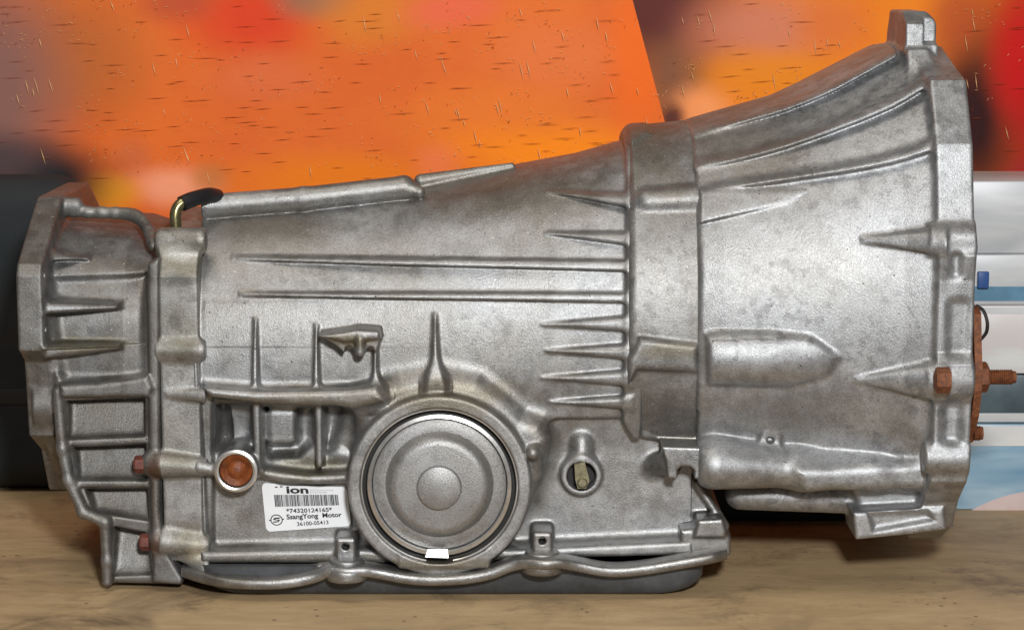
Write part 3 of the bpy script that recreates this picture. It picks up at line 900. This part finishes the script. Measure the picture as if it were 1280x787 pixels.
    v.add(rcone((-596, 130, PZ(258, 110)), (-566, 130, PZ(258, 110)), 12, 10), 6, 'lug')
    for py, Y in ((344, -5), (412, -8), (523, 20)):
        v.sub(cylX((0, Y + 3, PZ(py, Y)), 6, -590, -574, 1), 1)
    return v.mesh(G, {}, 'tail_housing', default_mat=M['tail'])
build_tail()

# ------------------------------------------------------------------ smaller parts of the gearbox
# oil pan
def rrect(x0, x1, y0, y1, r, n=10):
    pts = []
    for cx_, cy_, a0 in ((x1 - r, y1 - r, 0), (x0 + r, y1 - r, 90), (x0 + r, y0 + r, 180), (x1 - r, y0 + r, 270)):
        for i in range(n + 1):
            t = math.radians(a0 + 90 * i / n)
            pts.append((cx_ + r * math.cos(t), cy_ + r * math.sin(t)))
    return pts
ZT = PZ(742, -12)
def build_pan():
    bm = bmesh.new(); rings = []
    x0, x1 = PX(242, 0), PX(884, 0)
    for z, ins in ((-318, 0), (ZT + 22, 1), (ZT + 14, 5), (ZT + 7, 12), (ZT + 2.5, 21), (ZT, 32)):
        rings.append([bm.verts.new((x, y, z)) for x, y in rrect(x0 + ins * 1.3, x1 - ins * 1.3, -24 + ins * 0.4, 360 - ins, 30)])
    n = len(rings[0])
    for a, b in zip(rings, rings[1:]):
        for i in range(n): bm.faces.new((a[i], a[(i + 1) % n], b[(i + 1) % n], b[i]))
    bm.faces.new(rings[0]); bm.faces.new(list(reversed(rings[-1])))
    return from_bm('oil_pan', bm, M['pan'], G, True)
build_pan()

# servo cover
c = P(549, 608, -36)
cover = lathe('servo_cover', [(0.01, -25), (52, -25), (58, -24), (62.5, -20), (65, -13), (68, -10), (80, -9.5), (83.5, -7.5), (84.5, -3), (85, 20), (0.01, 20)], (c[0], -14, c[2]), 'y', M['cover'], G, 128)
cover.data.materials[0] = M['cover']
lathe('centre_boss', [(0.01, -33), (24, -33), (27, -31.5), (28, -28), (28.5, -20), (0.01, -20)], (c[0], -14, c[2]), 'y', M['cover'], cover, 64)
lathe('machined_rim', [(84.8, 4), (85.2, -15), (86, -16), (90.2, -14.5), (91.6, -10), (91.8, 4)], (c[0], -14, c[2]), 'y', M['machined'], G, 128)
lathe('gap_floor', [(0.01, -1), (98.6, -1), (98.6, 1), (0.01, 1)], (c[0], -12, c[2]), 'y', M['dark'], G, 96)
# snap ring: an open round wire in the groove
pts = []
for i in range(97):
    th = math.radians(-80 + 340 * i / 96)
    pts.append((c[0] + 97.6 * math.cos(th), -31, c[2] + 97.6 * math.sin(th)))
tube('snap_ring', pts, 1.3, M['machined'], G, 8)
cb = P(547, 688, -30)
gp = prism('snap_ring_gap', [(-15, -6), (14, -7), (13, 4), (-12, 4)], -3, 3, M['clip_metal'], G, 1.0)
gp.location = (cb[0] * S, -38 * S, cb[2] * S); gp.rotation_euler = (-math.radians(19), 0, 0)

# plug with dished face
c = P(295, 588, -16)
pl = lathe('socket_plug', [(0.01, -6), (4, -6.5), (7, -5), (12, -1), (16, -4), (19, -6), (20.8, -4), (21.2, 2), (21.2, 14), (0.01, 14)], (c[0], -10, c[2]), 'y', M['plug'], G, 48)
lathe('socket_rim', [(21.6, -2.5), (24, -3.4), (27, -2.4), (27.6, 1), (21.6, 1)], (c[0], -16, c[2]), 'y', M['machined'], G, 64)

# selector shaft in its hole
c = P(727, 596, 6)
prism('hole_floor', [(c[0] + 18 * math.cos(t * math.pi / 12), c[2] + 18 * math.sin(t * math.pi / 12)) for t in range(24)], 30, 36, M['dark'], G)
pts = [P(718, 580, 4), P(731, 577, 4), P(737, 600, 4), P(732, 610, 4), P(722, 610, 4), P(719, 598, 4)]
shaft = prism('selector_shaft', [(p[0], p[2]) for p in pts], 2, 32, M['brass'], G, 2.0)
cs = P(728, 603, 0)
lathe('shaft_tip', [(0.01, -3), (5, -3), (6.5, -1), (6.5, 6), (0.01, 6)], (cs[0], 0, cs[2]), 'y', M['brass'], shaft, 24)

# hex bolts seen from the side
def hexbolt(name, c, R, L, axis_sign, mat, shank=None, parent=G):
    bm = bmesh.new()
    rings = []
    for off, rr in ((0, R), (L - 2.5, R), (L, R * 0.86)):
        ring = []
        for i in range(6):
            t = math.radians(60 * i + 17)
            ring.append(bm.verts.new((c[0] + axis_sign * off, c[1] + math.cos(t) * rr, c[2] + math.sin(t) * rr)))
        rings.append(ring)
    for a, b in zip(rings, rings[1:]):
        for i in range(6): bm.faces.new((a[i], a[(i + 1) % 6], b[(i + 1) % 6], b[i]))
    bm.faces.new(rings[0]); bm.faces.new(list(reversed(rings[-1])))
    return from_bm(name, bm, mat, parent, False, 0.8, 1)
for (bx, by, Y, R, L, sgn, mt, xr) in ((181, 580, 0, 11.5, 13, -1, 'rust_dark', 0), (187, 677, 2, 11, 12, -1, 'rust_dark', 0), (1187, 475, -122, 16, 17, -1, 'rust', 0)):
    p = P(bx, by, Y)
    hexbolt('flange_bolt', p, R, L, sgn, M[mt])
    
# rusty drive plate on the bell mouth with its stud
prof = [(-60, PZ(384, -60)), (-74, PZ(392, -70)), (-82, PZ(430, -80)), (-92, PZ(462, -90)), (-92, PZ(488, -90)), (-80, PZ(520, -80)), (-50, PZ(552, -50)), (60, PZ(560, 60)), (330, PZ(540, 60)), (330, PZ(400, 60)), (60, PZ(372, 60))]
bm = bmesh.new()
a = [bm.verts.new((562, y, z)) for y, z in prof]; b = [bm.verts.new((571, y, z)) for y, z in prof]
bm.faces.new(a); bm.faces.new(list(reversed(b)))
for i in range(len(prof)): bm.faces.new((a[i], a[(i + 1) % len(prof)], b[(i + 1) % len(prof)], b[i]))
plate = from_bm('drive_plate', bm, M['rust'], G, False, 1.5)
sc_ = (571, -62, PZ(471, -62))
hexbolt('nut', sc_, 19, 13, 1, M['rust'], parent=plate)
prof = [(0.01, 0)]
for i in range(12): prof += [(9.6, 1 + i * 2.6), (8.0, 2.3 + i * 2.6)]
prof += [(7.2, 35), (0.01, 36)]
lathe('threaded_stud', prof, (583, -62, sc_[2]), 'x', M['rust'], plate, 24)
s2 = (571, -56, PZ(541, -56))
prof = [(0.01, 0)]
for i in range(4): prof += [(9.5, 1 + i * 2.4), (8.2, 2.2 + i * 2.4)]
prof += [(8, 12), (0.01, 12)]
lathe('plate_bolt', prof, (571 - 2, -56, s2[2]), 'x', M['rust'], plate, 20)
# wire loop next to the plate
ww = [P(1220, 382, -40), P(1229, 388, -45), P(1234, 402, -48), P(1233, 415, -46), P(1226, 424, -42)]
tube('wire_loop', smooth_path(ww), 2.2, M['dark'], G, 8)

# breather tube with black hose
tp = [P(220, 300, 60), P(220, 285, 60), P(219, 270, 60), P(222, 259, 62), P(230, 252, 66), P(238, 249, 72)]
bt = tube('breather_tube', smooth_path(tp), 7.2, M['zinc'], G, 16)
hp = [P(227, 255, 64), P(238, 250, 72), P(252, 246, 84), P(262, 244, 96), P(272, 246, 110)]
tube('rubber_hose', smooth_path(hp), 10, M['rubber'], G, 16)
lathe('tube_collar', [(0.01, -2), (13, -2), (14, 1), (9, 5), (0.01, 5)], (P(220, 298, 60)[0], 60, P(220, 298, 60)[2]), 'y', M['tail'], G, 24)

# ------------------------------------------------------------------ sticker
YS = 20.4
def wallY(px, py): return YS
tl, tr, br_, bl_ = (327, 602), (434, 610), (439, 657), (333, 664)
def SP(u, v, Y=None):
    """u,v in 0..1 across the sticker"""
    x = (327 + (433 - 327) * u) * (1 - v) + (333 + (439 - 333) * u) * v
    y = (603 + 2 * u) * (1 - v) + (664 - 7.5 * u) * v
    p = P(x, y, YS)
    return p
outline = []
def corner(cu, cv_, a0, ru=0.055, rv=0.10):
    for i in range(6):
        t = math.radians(a0 + 18 * i)
        outline.append((cu + ru * math.cos(t), cv_ - rv * math.sin(t)))
corner(0.945, 0.15, 90 - 90)   # placeholder order fixed below
outline = []
for (cu, cv_, a0) in ((0.945, 0.16, 0), (0.055, 0.10, 90), (0.055, 0.90, 180), (0.945, 0.90, 270)):
    corner(cu, cv_, a0)
    if a0 == 0: outline += [(0.80, 0.05), (0.5, 0.045), (0.33, 0.055), (0.22, 0.04), (0.15, 0.01)]
bm = bmesh.new()
fr = [bm.verts.new((SP(u, v)[0], YS - 1.2, SP(u, v)[2])) for u, v in outline]
bk = [bm.verts.new((SP(u, v)[0], YS + 6.0, SP(u, v)[2])) for u, v in outline]
bm.faces.new(fr); bm.faces.new(list(reversed(bk)))
for i in range(len(fr)): bm.faces.new((fr[i], fr[(i + 1) % len(fr)], bk[(i + 1) % len(fr)], bk[i]))
sticker = from_bm('barcode_sticker', bm, M['paper'], G)

rot = math.atan2(-(SP(1, .5)[2] - SP(0, .5)[2]), SP(1, .5)[0] - SP(0, .5)[0])
def text(s_, u0, u1, vtop, vbot, name, mat, bold=0.0, shear=0.0):
    cu_ = bpy.data.curves.new(name, 'FONT'); cu_.body = s_; cu_.size = 1; cu_.offset = bold; cu_.shear = shear; cu_.resolution_u = 3
    o = bpy.data.objects.new('tmp', cu_); COL.objects.link(o)
    dg = bpy.context.evaluated_depsgraph_get(); dg.update()
    me = bpy.data.meshes.new_from_object(o.evaluated_get(dg))
    bpy.data.objects.remove(o)
    co = np.zeros(len(me.vertices) * 3, np.float32); me.vertices.foreach_get('co', co); co = co.reshape(-1, 3)
    lo, hi = co.min(0), co.max(0)
    out = []
    for x, y, _ in co:
        u = u0 + (u1 - u0) * (x - lo[0]) / (hi[0] - lo[0]); v = vbot + (vtop - vbot) * (y - lo[1]) / (hi[1] - lo[1])
        p = SP(u, v); out += [p[0] * S, (YS - 1.75) * S, p[2] * S]
    me.vertices.foreach_set('co', out); me.update()
    me.materials.clear(); me.materials.append(mat)
    o = bpy.data.objects.new(name, me); COL.objects.link(o); o.parent = sticker
text("ion", 0.285, 0.545, 0.06, 0.215, 'lettering', M['ink'], 0.035)
text("AUTOMOTIVE", 0.56, 0.84, 0.125, 0.155, 'lettering', M['ink_grey'])
text("SYSTEMS", 0.56, 0.76, 0.175, 0.205, 'lettering', M['ink_grey'])
text("*74320124165*", 0.26, 0.80, 0.535, 0.635, 'lettering', M['ink'], 0.02)
text("SsangYong  Motor", 0.255, 0.905, 0.655, 0.80, 'lettering', M['ink'], 0.028)
text("36100-05413", 0.37, 0.74, 0.83, 0.92, 'lettering', M['ink'], 0.015)
# two dots of the torn logo
bm = bmesh.new()
def quad(bm, u0, u1, v0, v1):
    vs = [bm.verts.new((SP(u, v)[0], YS - 1.7, SP(u, v)[2])) for u, v in ((u0, v0), (u1, v0), (u1, v1), (u0, v1))]
    bm.faces.new(vs)
quad(bm, 0.155, 0.185, 0.065, 0.09); quad(bm, 0.215, 0.245, 0.055, 0.08)
from_bm('lettering', bm, M['ink'], sticker)
# bars
bm = bmesh.new()
u = 0.135
r2 = random.Random(12)
while u < 0.885:
    wd = r2.choice([0.0045, 0.0045, 0.009, 0.013])
    quad(bm, u, u + wd, 0.24, 0.49)
    u += wd + r2.choice([0.0045, 0.0045, 0.008])
from_bm('barcode', bm, M['ink'], sticker)
# ring and S emblem
bm = bmesh.new()
cu0, cv0 = 0.135, 0.765
a = []; b = []
for i in range(40):
    t = 2 * math.pi * i / 40
    for lst, rr in ((a, 1.0), (b, 0.84)):
        p = SP(cu0 + 0.072 * rr * math.cos(t), cv0 + 0.115 * rr * math.sin(t)); lst.append(bm.verts.new((p[0], YS - 1.7, p[2])))
for i in range(40): bm.faces.new((a[i], a[(i + 1) % 40], b[(i + 1) % 40], b[i]))
quad(bm, cu0 - 0.088, cu0 - 0.062, cv0 - 0.01, cv0 + 0.012); quad(bm, cu0 + 0.062, cu0 + 0.088, cv0 - 0.02, cv0 + 0.002)
for pl_ in ([(-0.045, -0.01), (-0.02, -0.05), (0.05, -0.05), (0.035, -0.025), (-0.01, -0.02), (-0.015, -0.008), (0.045, 0.0), (0.02, 0.045), (-0.05, 0.055), (-0.035, 0.028), (0.01, 0.025), (0.014, 0.012)],):
    vs = [bm.verts.new((SP(cu0 + du, cv0 + dv)[0], YS - 1.7, SP(cu0 + du, cv0 + dv)[2])) for du, dv in pl_]
    bm.faces.new(vs)
from_bm('emblem', bm, M['ink'], sticker)

# ------------------------------------------------------------------ the bench
def bench_mat():
    m, t, b = newmat('worn_bench_wood')
    v = pos(t, (1, 1, 1))
    g = noise(t, pos(t, (1.2, 4, 4)), 12, 7, 0.65, 0.8)
    c0 = mixc(t, mapr(t, g, 0.3, 0.7, 0, 1), (0.38, 0.26, 0.135), (0.53, 0.38, 0.21))
    s1 = noise(t, v, 7, 5, 0.6, 0.8)
    c1 = mixc(t, mapr(t, s1, 0.50, 0.66, 0, 0.6), c0, (0.20, 0.135, 0.08))
    s2 = noise(t, pos(t, (1, 1.4, 1)), 8, 8, 0.72, 0.5)
    c2 = mixc(t, mapr(t, s2, 0.54, 0.72, 0, 0.8), c1, (0.045, 0.03, 0.02))
    s3 = noise(t, pos(t, (1, 5, 1)), 60, 4, 0.7, 0.4)
    c3 = mixc(t, mapr(t, s3, 0.62, 0.75, 0, 0.5), c2, (0.40, 0.33, 0.24))
    cr = noise(t, pos(t, (1, 3.2, 1)), 14, 5, 0.6, 0.4)
    ab = t.nodes.new('ShaderNodeMath'); ab.operation = 'SUBTRACT'; t.links.new(cr, ab.inputs[0]); ab.inputs[1].default_value = 0.5
    ab2 = t.nodes.new('ShaderNodeMath'); ab2.operation = 'ABSOLUTE'; t.links.new(ab.outputs[0], ab2.inputs[0])
    ln_ = mapr(t, ab2.outputs[0], 0.0, 0.006, 0.7, 0)
    mk = t.nodes.new('ShaderNodeMath'); mk.operation = 'MULTIPLY'; t.links.new(ln_, mk.inputs[0]); t.links.new(mapr(t, noise(t, v, 11, 3), 0.5, 0.6, 0, 1), mk.inputs[1])
    c3 = mixc(t, mk.outputs[0], c3, (0.05, 0.035, 0.02))
    sp_ = N(t, 'ShaderNodeTexVoronoi', Scale=70.0, Randomness=1.0); t.links.new(v, sp_.inputs['Vector'])
    mk2 = t.nodes.new('ShaderNodeMath'); mk2.operation = 'MULTIPLY'; t.links.new(mapr(t, sp_.outputs['Distance'], 0.08, 0.16, 0.8, 0), mk2.inputs[0]); t.links.new(mapr(t, noise(t, v, 21, 3), 0.54, 0.6, 0, 1), mk2.inputs[1])
    c3 = mixc(t, mk2.outputs[0], c3, (0.06, 0.045, 0.03))
    t.links.new(c3, b.inputs['Base Color'])
    b.inputs['Roughness'].default_value = 0.55
    bp = N(t, 'ShaderNodeBump', Strength=0.4, Distance=0.002)
    t.links.new(noise(t, pos(t, (1, 6, 1)), 130, 5, 0.7), bp.inputs['Height'])
    t.links.new(bp.outputs[0], b.inputs['Normal'])
    return m
M['bench'] = bench_mat()
bm = bmesh.new()
bmesh.ops.create_cube(bm, size=1)
for v_ in bm.verts:
    v_.co.x *= 3400; v_.co.y = v_.co.y * 1900 + 350; v_.co.z = v_.co.z * 50 + ZT - 25 - 0.5
bench = from_bm('bench_top', bm, M['bench'], None, False, 3)
bench['kind'] = 'structure'

# ------------------------------------------------------------------ backdrop: orange sheet, red wall, cartons
def patch_mat(name, base, patches, rough=0.4, warp=0.05, bump=0.25):
    """soft spots of print colour and of painted-in highlight (centre x,z in metres, radius, colour, strength)"""
    m, t, b = newmat(name)
    g = t.nodes.new('ShaderNodeNewGeometry')
    wn = N(t, 'ShaderNodeTexNoise', Scale=5.0, Detail=3.0)
    t.links.new(g.outputs['Position'], wn.inputs['Vector'])
    va = t.nodes.new('ShaderNodeVectorMath'); va.operation = 'MULTIPLY_ADD'
    t.links.new(wn.outputs['Color'], va.inputs[0]); va.inputs[1].default_value = (warp, 0, warp); t.links.new(g.outputs['Position'], va.inputs[2])
    colr = base
    n0 = noise(t, g.outputs['Position'], 7, 4, 0.55, 0.5)
    colr = mixc(t, mapr(t, n0, 0.35, 0.68, 0, 1), base, tuple(min(1, x * y) for x, y in zip(base, (1.1, 1.3, 1.2))))
    for (cx_, cz_, rx, rz, cc, st) in patches:
        mpn = t.nodes.new('ShaderNodeMapping'); mpn.vector_type = 'POINT'
        mpn.inputs['Location'].default_value = (-(cx_ + warp / 2) / rx, 0, -(cz_ + warp / 2) / rz)
        mpn.inputs['Scale'].default_value = (1 / rx, 0, 1 / rz)
        t.links.new(va.outputs[0], mpn.inputs['Vector'])
        ln = t.nodes.new('ShaderNodeVectorMath'); ln.operation = 'LENGTH'
        t.links.new(mpn.outputs[0], ln.inputs[0])
        r_ = t.nodes.new('ShaderNodeMapRange'); r_.interpolation_type = 'SMOOTHSTEP'
        t.links.new(ln.outputs['Value'], r_.inputs[0])
        r_.inputs[1].default_value = 0.15; r_.inputs[2].default_value = 1.0; r_.inputs[3].default_value = st; r_.inputs[4].default_value = 0
        colr = mixc(t, r_.outputs[0], colr, cc)
    t.links.new(colr, b.inputs['Base Color'])
    b.inputs['Roughness'].default_value = rough + 0.15
    b.inputs['Specular IOR Level'].default_value = 0.2
    bp = N(t, 'ShaderNodeBump', Strength=bump * 0.5, Distance=0.002)
    t.links.new(noise(t, pos(t, (1, 1, 1.6)), 110, 4, 0.6), bp.inputs['Height'])
    t.links.new(bp.outputs[0], b.inputs['Normal'])
    return m
YB = 660.0
def wp(px, py, Y=YB):
    p = P(px, py, Y); return p[0] * S, p[2] * S
def patch(px, py, rx, ry, colr, st, Y=YB):
    x, z = wp(px, py, Y); k = S * (D + Y) / D
    return (x, z, rx * k, ry * k, colr, st)
M['orange'] = patch_mat('orange_print_and_highlights', (0.72, 0.125, 0.016), [  # print colours, with pink highlights painted in as pale spots
    patch(90, 60, 150, 130, (0.42, 0.12, 0.025), 0.7), patch(-20, 110, 150, 260, (0.24, 0.12, 0.10), 0.95),
    patch(310, 18, 130, 70, (0.72, 0.04, 0.008), 0.85), patch(392, -6, 80, 36, (0.26, 0.15, 0.09), 0.8), patch(220, -5, 60, 40, (0.4, 0.06, 0.03), 0.6),
    patch(470, 15, 110, 60, (0.72, 0.24, 0.02), 0.6), patch(330, 92, 110, 50, (0.74, 0.18, 0.07), 0.4), patch(565, 15, 90, 36, (0.85, 0.13, 0.07), 0.7),
    patch(700, 75, 130, 60, (0.80, 0.19, 0.05), 0.6), patch(620, 150, 200, 70, (0.86, 0.21, 0.02), 0.7),
    patch(420, 225, 190, 50, (0.82, 0.20, 0.0), 0.85), patch(700, 195, 230, 60, (1.0, 0.26, 0.0), 0.97), patch(800, 80, 60, 150, (0.95, 0.15, 0.0), 0.7),
    patch(545, 205, 44, 36, (0.86, 0.19, 0.07), 0.6), patch(215, 228, 90, 40, (0.95, 0.36, 0.20), 0.85), patch(135, 238, 50, 36, (0.85, 0.32, 0.01), 0.9),
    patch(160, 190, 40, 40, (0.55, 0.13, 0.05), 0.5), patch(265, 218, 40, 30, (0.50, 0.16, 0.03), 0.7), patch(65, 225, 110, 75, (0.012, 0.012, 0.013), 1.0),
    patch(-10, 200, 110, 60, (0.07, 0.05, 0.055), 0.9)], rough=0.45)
M['redwall'] = patch_mat('red_and_orange_wall_print', (0.85, 0.20, 0.01), [
    patch(820, 10, 160, 150, (0.13, 0.03, 0.022), 1.0, 800), patch(845, 105, 70, 90, (0.24, 0.10, 0.05), 0.9, 800),
    patch(950, 30, 130, 75, (0.66, 0.22, 0.13), 0.85, 800), patch(878, 135, 60, 45, (1.0, 0.36, 0.12), 0.95, 800), patch(838, 150, 26, 30, (0.08, 0.02, 0.02), 0.9, 800),
    patch(960, 95, 120, 50, (0.85, 0.26, 0.01), 0.8, 800), patch(1040, 30, 70, 60, (0.78, 0.18, 0.03), 0.8, 800),
    patch(1330, 120, 190, 420, (0.42, 0.006, 0.007), 1.0, 800), patch(1215, 150, 75, 190, (0.035, 0.006, 0.006), 1.0, 800),
    patch(1200, 20, 60, 70, (0.50, 0.08, 0.02), 0.7, 800), patch(1275, 70, 50, 130, (0.62, 0.004, 0.005), 0.9, 800), patch(1290, 235, 70, 60, (0.35, 0.012, 0.03), 0.8, 800)], rough=0.5)

# orange sheet: slightly bowed, real thickness
def sheet(name, pts, Y, th, mat, nx=60, nz=24, bow=6):
    """pts: four px corners tl,tr,br,bl"""
    cs = [P(a, b, Y) for a, b in pts]
    bm = bmesh.new(); gr = {}
    for side, yo in ((0, 0), (1, th)):
        for i in range(nx + 1):
            for j in range(nz + 1):
                u, v = i / nx, j / nz
                x = (cs[0][0] * (1 - u) + cs[1][0] * u) * (1 - v) + (cs[3][0] * (1 - u) + cs[2][0] * u) * v
                z = (cs[0][2] * (1 - u) + cs[1][2] * u) * (1 - v) + (cs[3][2] * (1 - u) + cs[2][2] * u) * v
                y = Y + bow * math.sin(u * 7.1 + v * 2) + bow * 0.5 * math.sin(v * 5 - u * 11) + yo
                gr[side, i, j] = bm.verts.new((x, y, z))
    for i in range(nx):
        for j in range(nz):
            bm.faces.new((gr[0, i, j], gr[0, i, j + 1], gr[0, i + 1, j + 1], gr[0, i + 1, j]))
            bm.faces.new((gr[1, i, j], gr[1, i + 1, j], gr[1, i + 1, j + 1], gr[1, i, j + 1]))
    for i in range(nx):
        for j in (0, nz): bm.faces.new((gr[0, i, j], gr[0, i + 1, j], gr[1, i + 1, j], gr[1, i, j]))
    for j in range(nz):
        for i in (0, nx): bm.faces.new((gr[0, i, j], gr[0, i, j + 1], gr[1, i, j + 1], gr[1, i, j]))
    return from_bm(name, bm, mat, None, True)
os_ = sheet('orange_sheet', [(-260, -200), (738, -200), (960, 640), (-260, 600)], YB, 6, M['orange'])
os_['label'] = "large scuffed orange sheet standing behind the gearbox, its slanted right edge above the ring"
os_['category'] = "sheet"
M['backwall'] = M['redwall']
rw = sheet('red_panel', [(640, -300), (1600, -300), (1600, 600), (640, 600)], 800, 8, M['redwall'], bow=3)
rw['label'] = "dark red and orange panel behind the bell housing at the upper right"
rw['category'] = "panel"

# scratches and dents raised on the orange sheet and the panel
def marks(parent, x0, x1, y0, y1, Y, n, mats, seed, keep=None):
    rr = random.Random(seed)
    bms = [bmesh.new(), bmesh.new()]
    def dash(bm, px, py, L, ang, wd):
        x, _, z = P(px, py, Y); c_, s_ = math.cos(ang), math.sin(ang)
        k = (D + Y) / D; L *= k; wd *= k
        y = Y - 10.0
        a = (x - c_ * L / 2, z - s_ * L / 2); b = (x + c_ * L / 2, z + s_ * L / 2); m_ = (x, z)
        vs = [bm.verts.new((a[0], y, a[1])), bm.verts.new((m_[0] - s_ * wd / 2, y, m_[1] + c_ * wd / 2)), bm.verts.new((b[0], y, b[1])), bm.verts.new((m_[0] + s_ * wd / 2, y, m_[1] - c_ * wd / 2))]
        top = bm.verts.new((m_[0], y - 0.8, m_[1]))
        for i in range(4): bm.faces.new((vs[i], vs[(i + 1) % 4], top))
    for _ in range(n):
        px, py = rr.uniform(x0, x1), rr.uniform(y0, y1)
        if keep and not keep(px, py): continue
        q = rr.random()
        if q < 0.42: dash(bms[0], px, py, rr.uniform(14, 40), rr.uniform(0.0, 0.09), 0.7)
        elif q < 0.62: dash(bms[1], px, py, rr.uniform(9, 26), math.radians(rr.uniform(98, 108)), 1.1)
        else:
            for _k in range(rr.randint(3, 9)):
                dash(bms[rr.random() < 0.72], px + rr.gauss(0, 11), py + rr.gauss(0, 7), rr.uniform(1.5, 6), rr.choice([0.05, 0.8, 1.2]) + rr.uniform(-0.2, 0.2), 0.7)
    for bm, mt, nm in zip(bms, mats, ('scratch', 'dent')):
        o = from_bm(nm, bm, mt, parent); o['kind'] = 'stuff'
M['mark_dark'] = simple('dark_scratch', (0.36, 0.075, 0.02), 0.6, 0, 0.2, 80, 0)
M['mark_light'] = simple('pale_scratch', (1.0, 0.62, 0.30), 0.5, 0, 0.2, 80, 0)
marks(os_, 0, 830, 0, 225, YB, 290, (M['mark_dark'], M['mark_light']), 3, lambda x, y: x < 785 + y * 0.27)
marks(rw, 835, 1275, 0, 240, 800, 150, (M['mark_dark'], M['mark_light']), 8)

# dark padded case at the left
M['darkcase'] = simple('dark_case_cloth', (0.008, 0.013, 0.016), 0.85, 0, 0.5, 9, 0.3, (0.022, 0.022, 0.024))
M['darkstrap'] = simple('dark_strap', (0.012, 0.012, 0.014), 0.6, 0, 0.3, 60, 0.2)
def rbox(name, x0, x1, y0, y1, z0, z1, mat, parent=None, bev=6, seg=3):
    bm = bmesh.new(); bmesh.ops.create_cube(bm, size=1)
    for v_ in bm.verts:
        v_.co = Vector(((x0 + x1) / 2 + v_.co.x * (x1 - x0), (y0 + y1) / 2 + v_.co.y * (y1 - y0), (z0 + z1) / 2 + v_.co.z * (z1 - z0)))
    return from_bm(name, bm, mat, parent, True, bev, seg)
dk = rbox('tool_case', PX(-220, 540), PX(104, 540), 530, 645, ZT, PZ(222, 540), M['darkcase'], None, 48, 6)
dk['label'] = "dark blue grey cloth case standing on the bench behind the left end flange"
dk['category'] = "case"
rbox('strap', PX(-222, 536), PX(104, 540) + 2, 528, 647, PZ(505, 533), PZ(485, 533), M['darkstrap'], dk, 3, 2)

# added black strip standing in for the shade under the bell housing
M['shadestrip'] = simple('shade_strip_black', (0.008, 0.008, 0.008), 0.7, 0, 0.5, 30, 0.3)
gap_shade = rbox('shade_strip', PX(860, 330), PX(1188, 380), 364, 380, ZT, ZT + 46, M['shadestrip'], None, 2)
gap_shade['kind'] = 'structure'
# pale cartons on the right
def carton_mat(name, a, b_, scale, stripe=None):
    m, t, b = newmat(name)
    n = noise(t, pos(t, (0.6, 1, 3)), scale, 4, 0.55, 0.7)
    colr = mixc(t, mapr(t, n, 0.42, 0.60, 0, 1), a, b_)
    t.links.new(colr, b.inputs['Base Color'])
    b.inputs['Roughness'].default_value = 0.35
    return m
M['ct1'] = carton_mat('pale_grey_carton', (0.42, 0.44, 0.46), (0.62, 0.63, 0.62), 6)
M['ct2'] = carton_mat('pink_white_carton', (0.62, 0.58, 0.57), (0.70, 0.72, 0.70), 6)
M['ct3'] = carton_mat('white_carton', (0.60, 0.62, 0.63), (0.72, 0.72, 0.70), 8)
M['ct4'] = carton_mat('blue_print_carton', (0.13, 0.28, 0.42), (0.42, 0.56, 0.64), 5)
M['blue'] = simple('blue_print', (0.12, 0.27, 0.40), 0.4, 0, 0.3, 30, 0)
M['teal'] = simple('teal_grey_print', (0.07, 0.11, 0.13), 0.4, 0, 0.4, 30, 0)
M['pinkp'] = simple('pink_print', (0.66, 0.52, 0.50), 0.4, 0, 0.15, 30, 0)
M['bluedark'] = simple('strong_blue_print', (0.03, 0.09, 0.28), 0.4, 0, 0.15, 30, 0)
def carton(px0, py0, py1, Y, mat, label, bands, deep=150, z0=None):
    zb = PZ(py1, Y) if z0 is None else z0; zt = PZ(py0, Y)
    o = rbox('carton', PX(px0, Y), PX(px0, Y) + 330, Y, Y + deep, zb, zt, mat, None, 3, 2)
    o['label'] = label; o['category'] = 'carton'; o['group'] = 'printed cartons stacked beside the bell mouth'
    for (b0, b1, mt, xa) in bands:
        rbox('printed_band', PX(px0, Y) + xa, PX(px0, Y) + 329, Y - 0.8, Y + 2, PZ(b1, Y), PZ(b0, Y), M[mt], o, 0.3, 1)
    return o
YK = 430
carton(1193, 530, 645, YK, M['ct4'], "pale blue printed carton at the bottom of the stack right of the flange", [(532, 557, 'ct3', 2)], z0=ZT)
c0_ = bpy.context.scene.objects['carton']
arc = [(PX(1206, YK) + 0, PZ(643, YK))]
for i in range(13):
    t = i / 12; p_ = P(1206 + 100 * t, 643 - 31 * math.sin(t * math.pi / 2) ** 0.8, YK); arc.append((p_[0], p_[2]))
arc.append((PX(1306, YK), PZ(643, YK)))
prism('printed_swoosh', arc[1:], YK - 1.2, YK + 2, M['pinkp'], c0_)
carton(1190, 468, 529, YK + 4, M['teal'], "dark teal grey carton below the rusty stud", [(516, 527, 'ct1', 2)])
carton(1196, 382, 467, YK - 2, M['ct2'], "off white and pink carton level with the rusty drive plate", [(384, 392, 'ct3', 2)])
carton(1190, 318, 381, YK + 3, M['ct1'], "pale grey carton with a blue stripe along its lower edge", [(358, 376, 'blue', 2)])
carton(1200, 226, 317, YK + 8, M['ct1'], "topmost grey white carton of the stack in front of the dark red panel", [])
p = P(1228, 349, YK)
cl = rbox('blue_clip', p[0] - 8, p[0] + 8, YK - 9, YK - 0.5, p[2] - 12, p[2] + 12, M['bluedark'], None, 1.5)
cl['label'] = "small strong blue clip on the grey carton beside the bell flange"
cl['category'] = "clip"
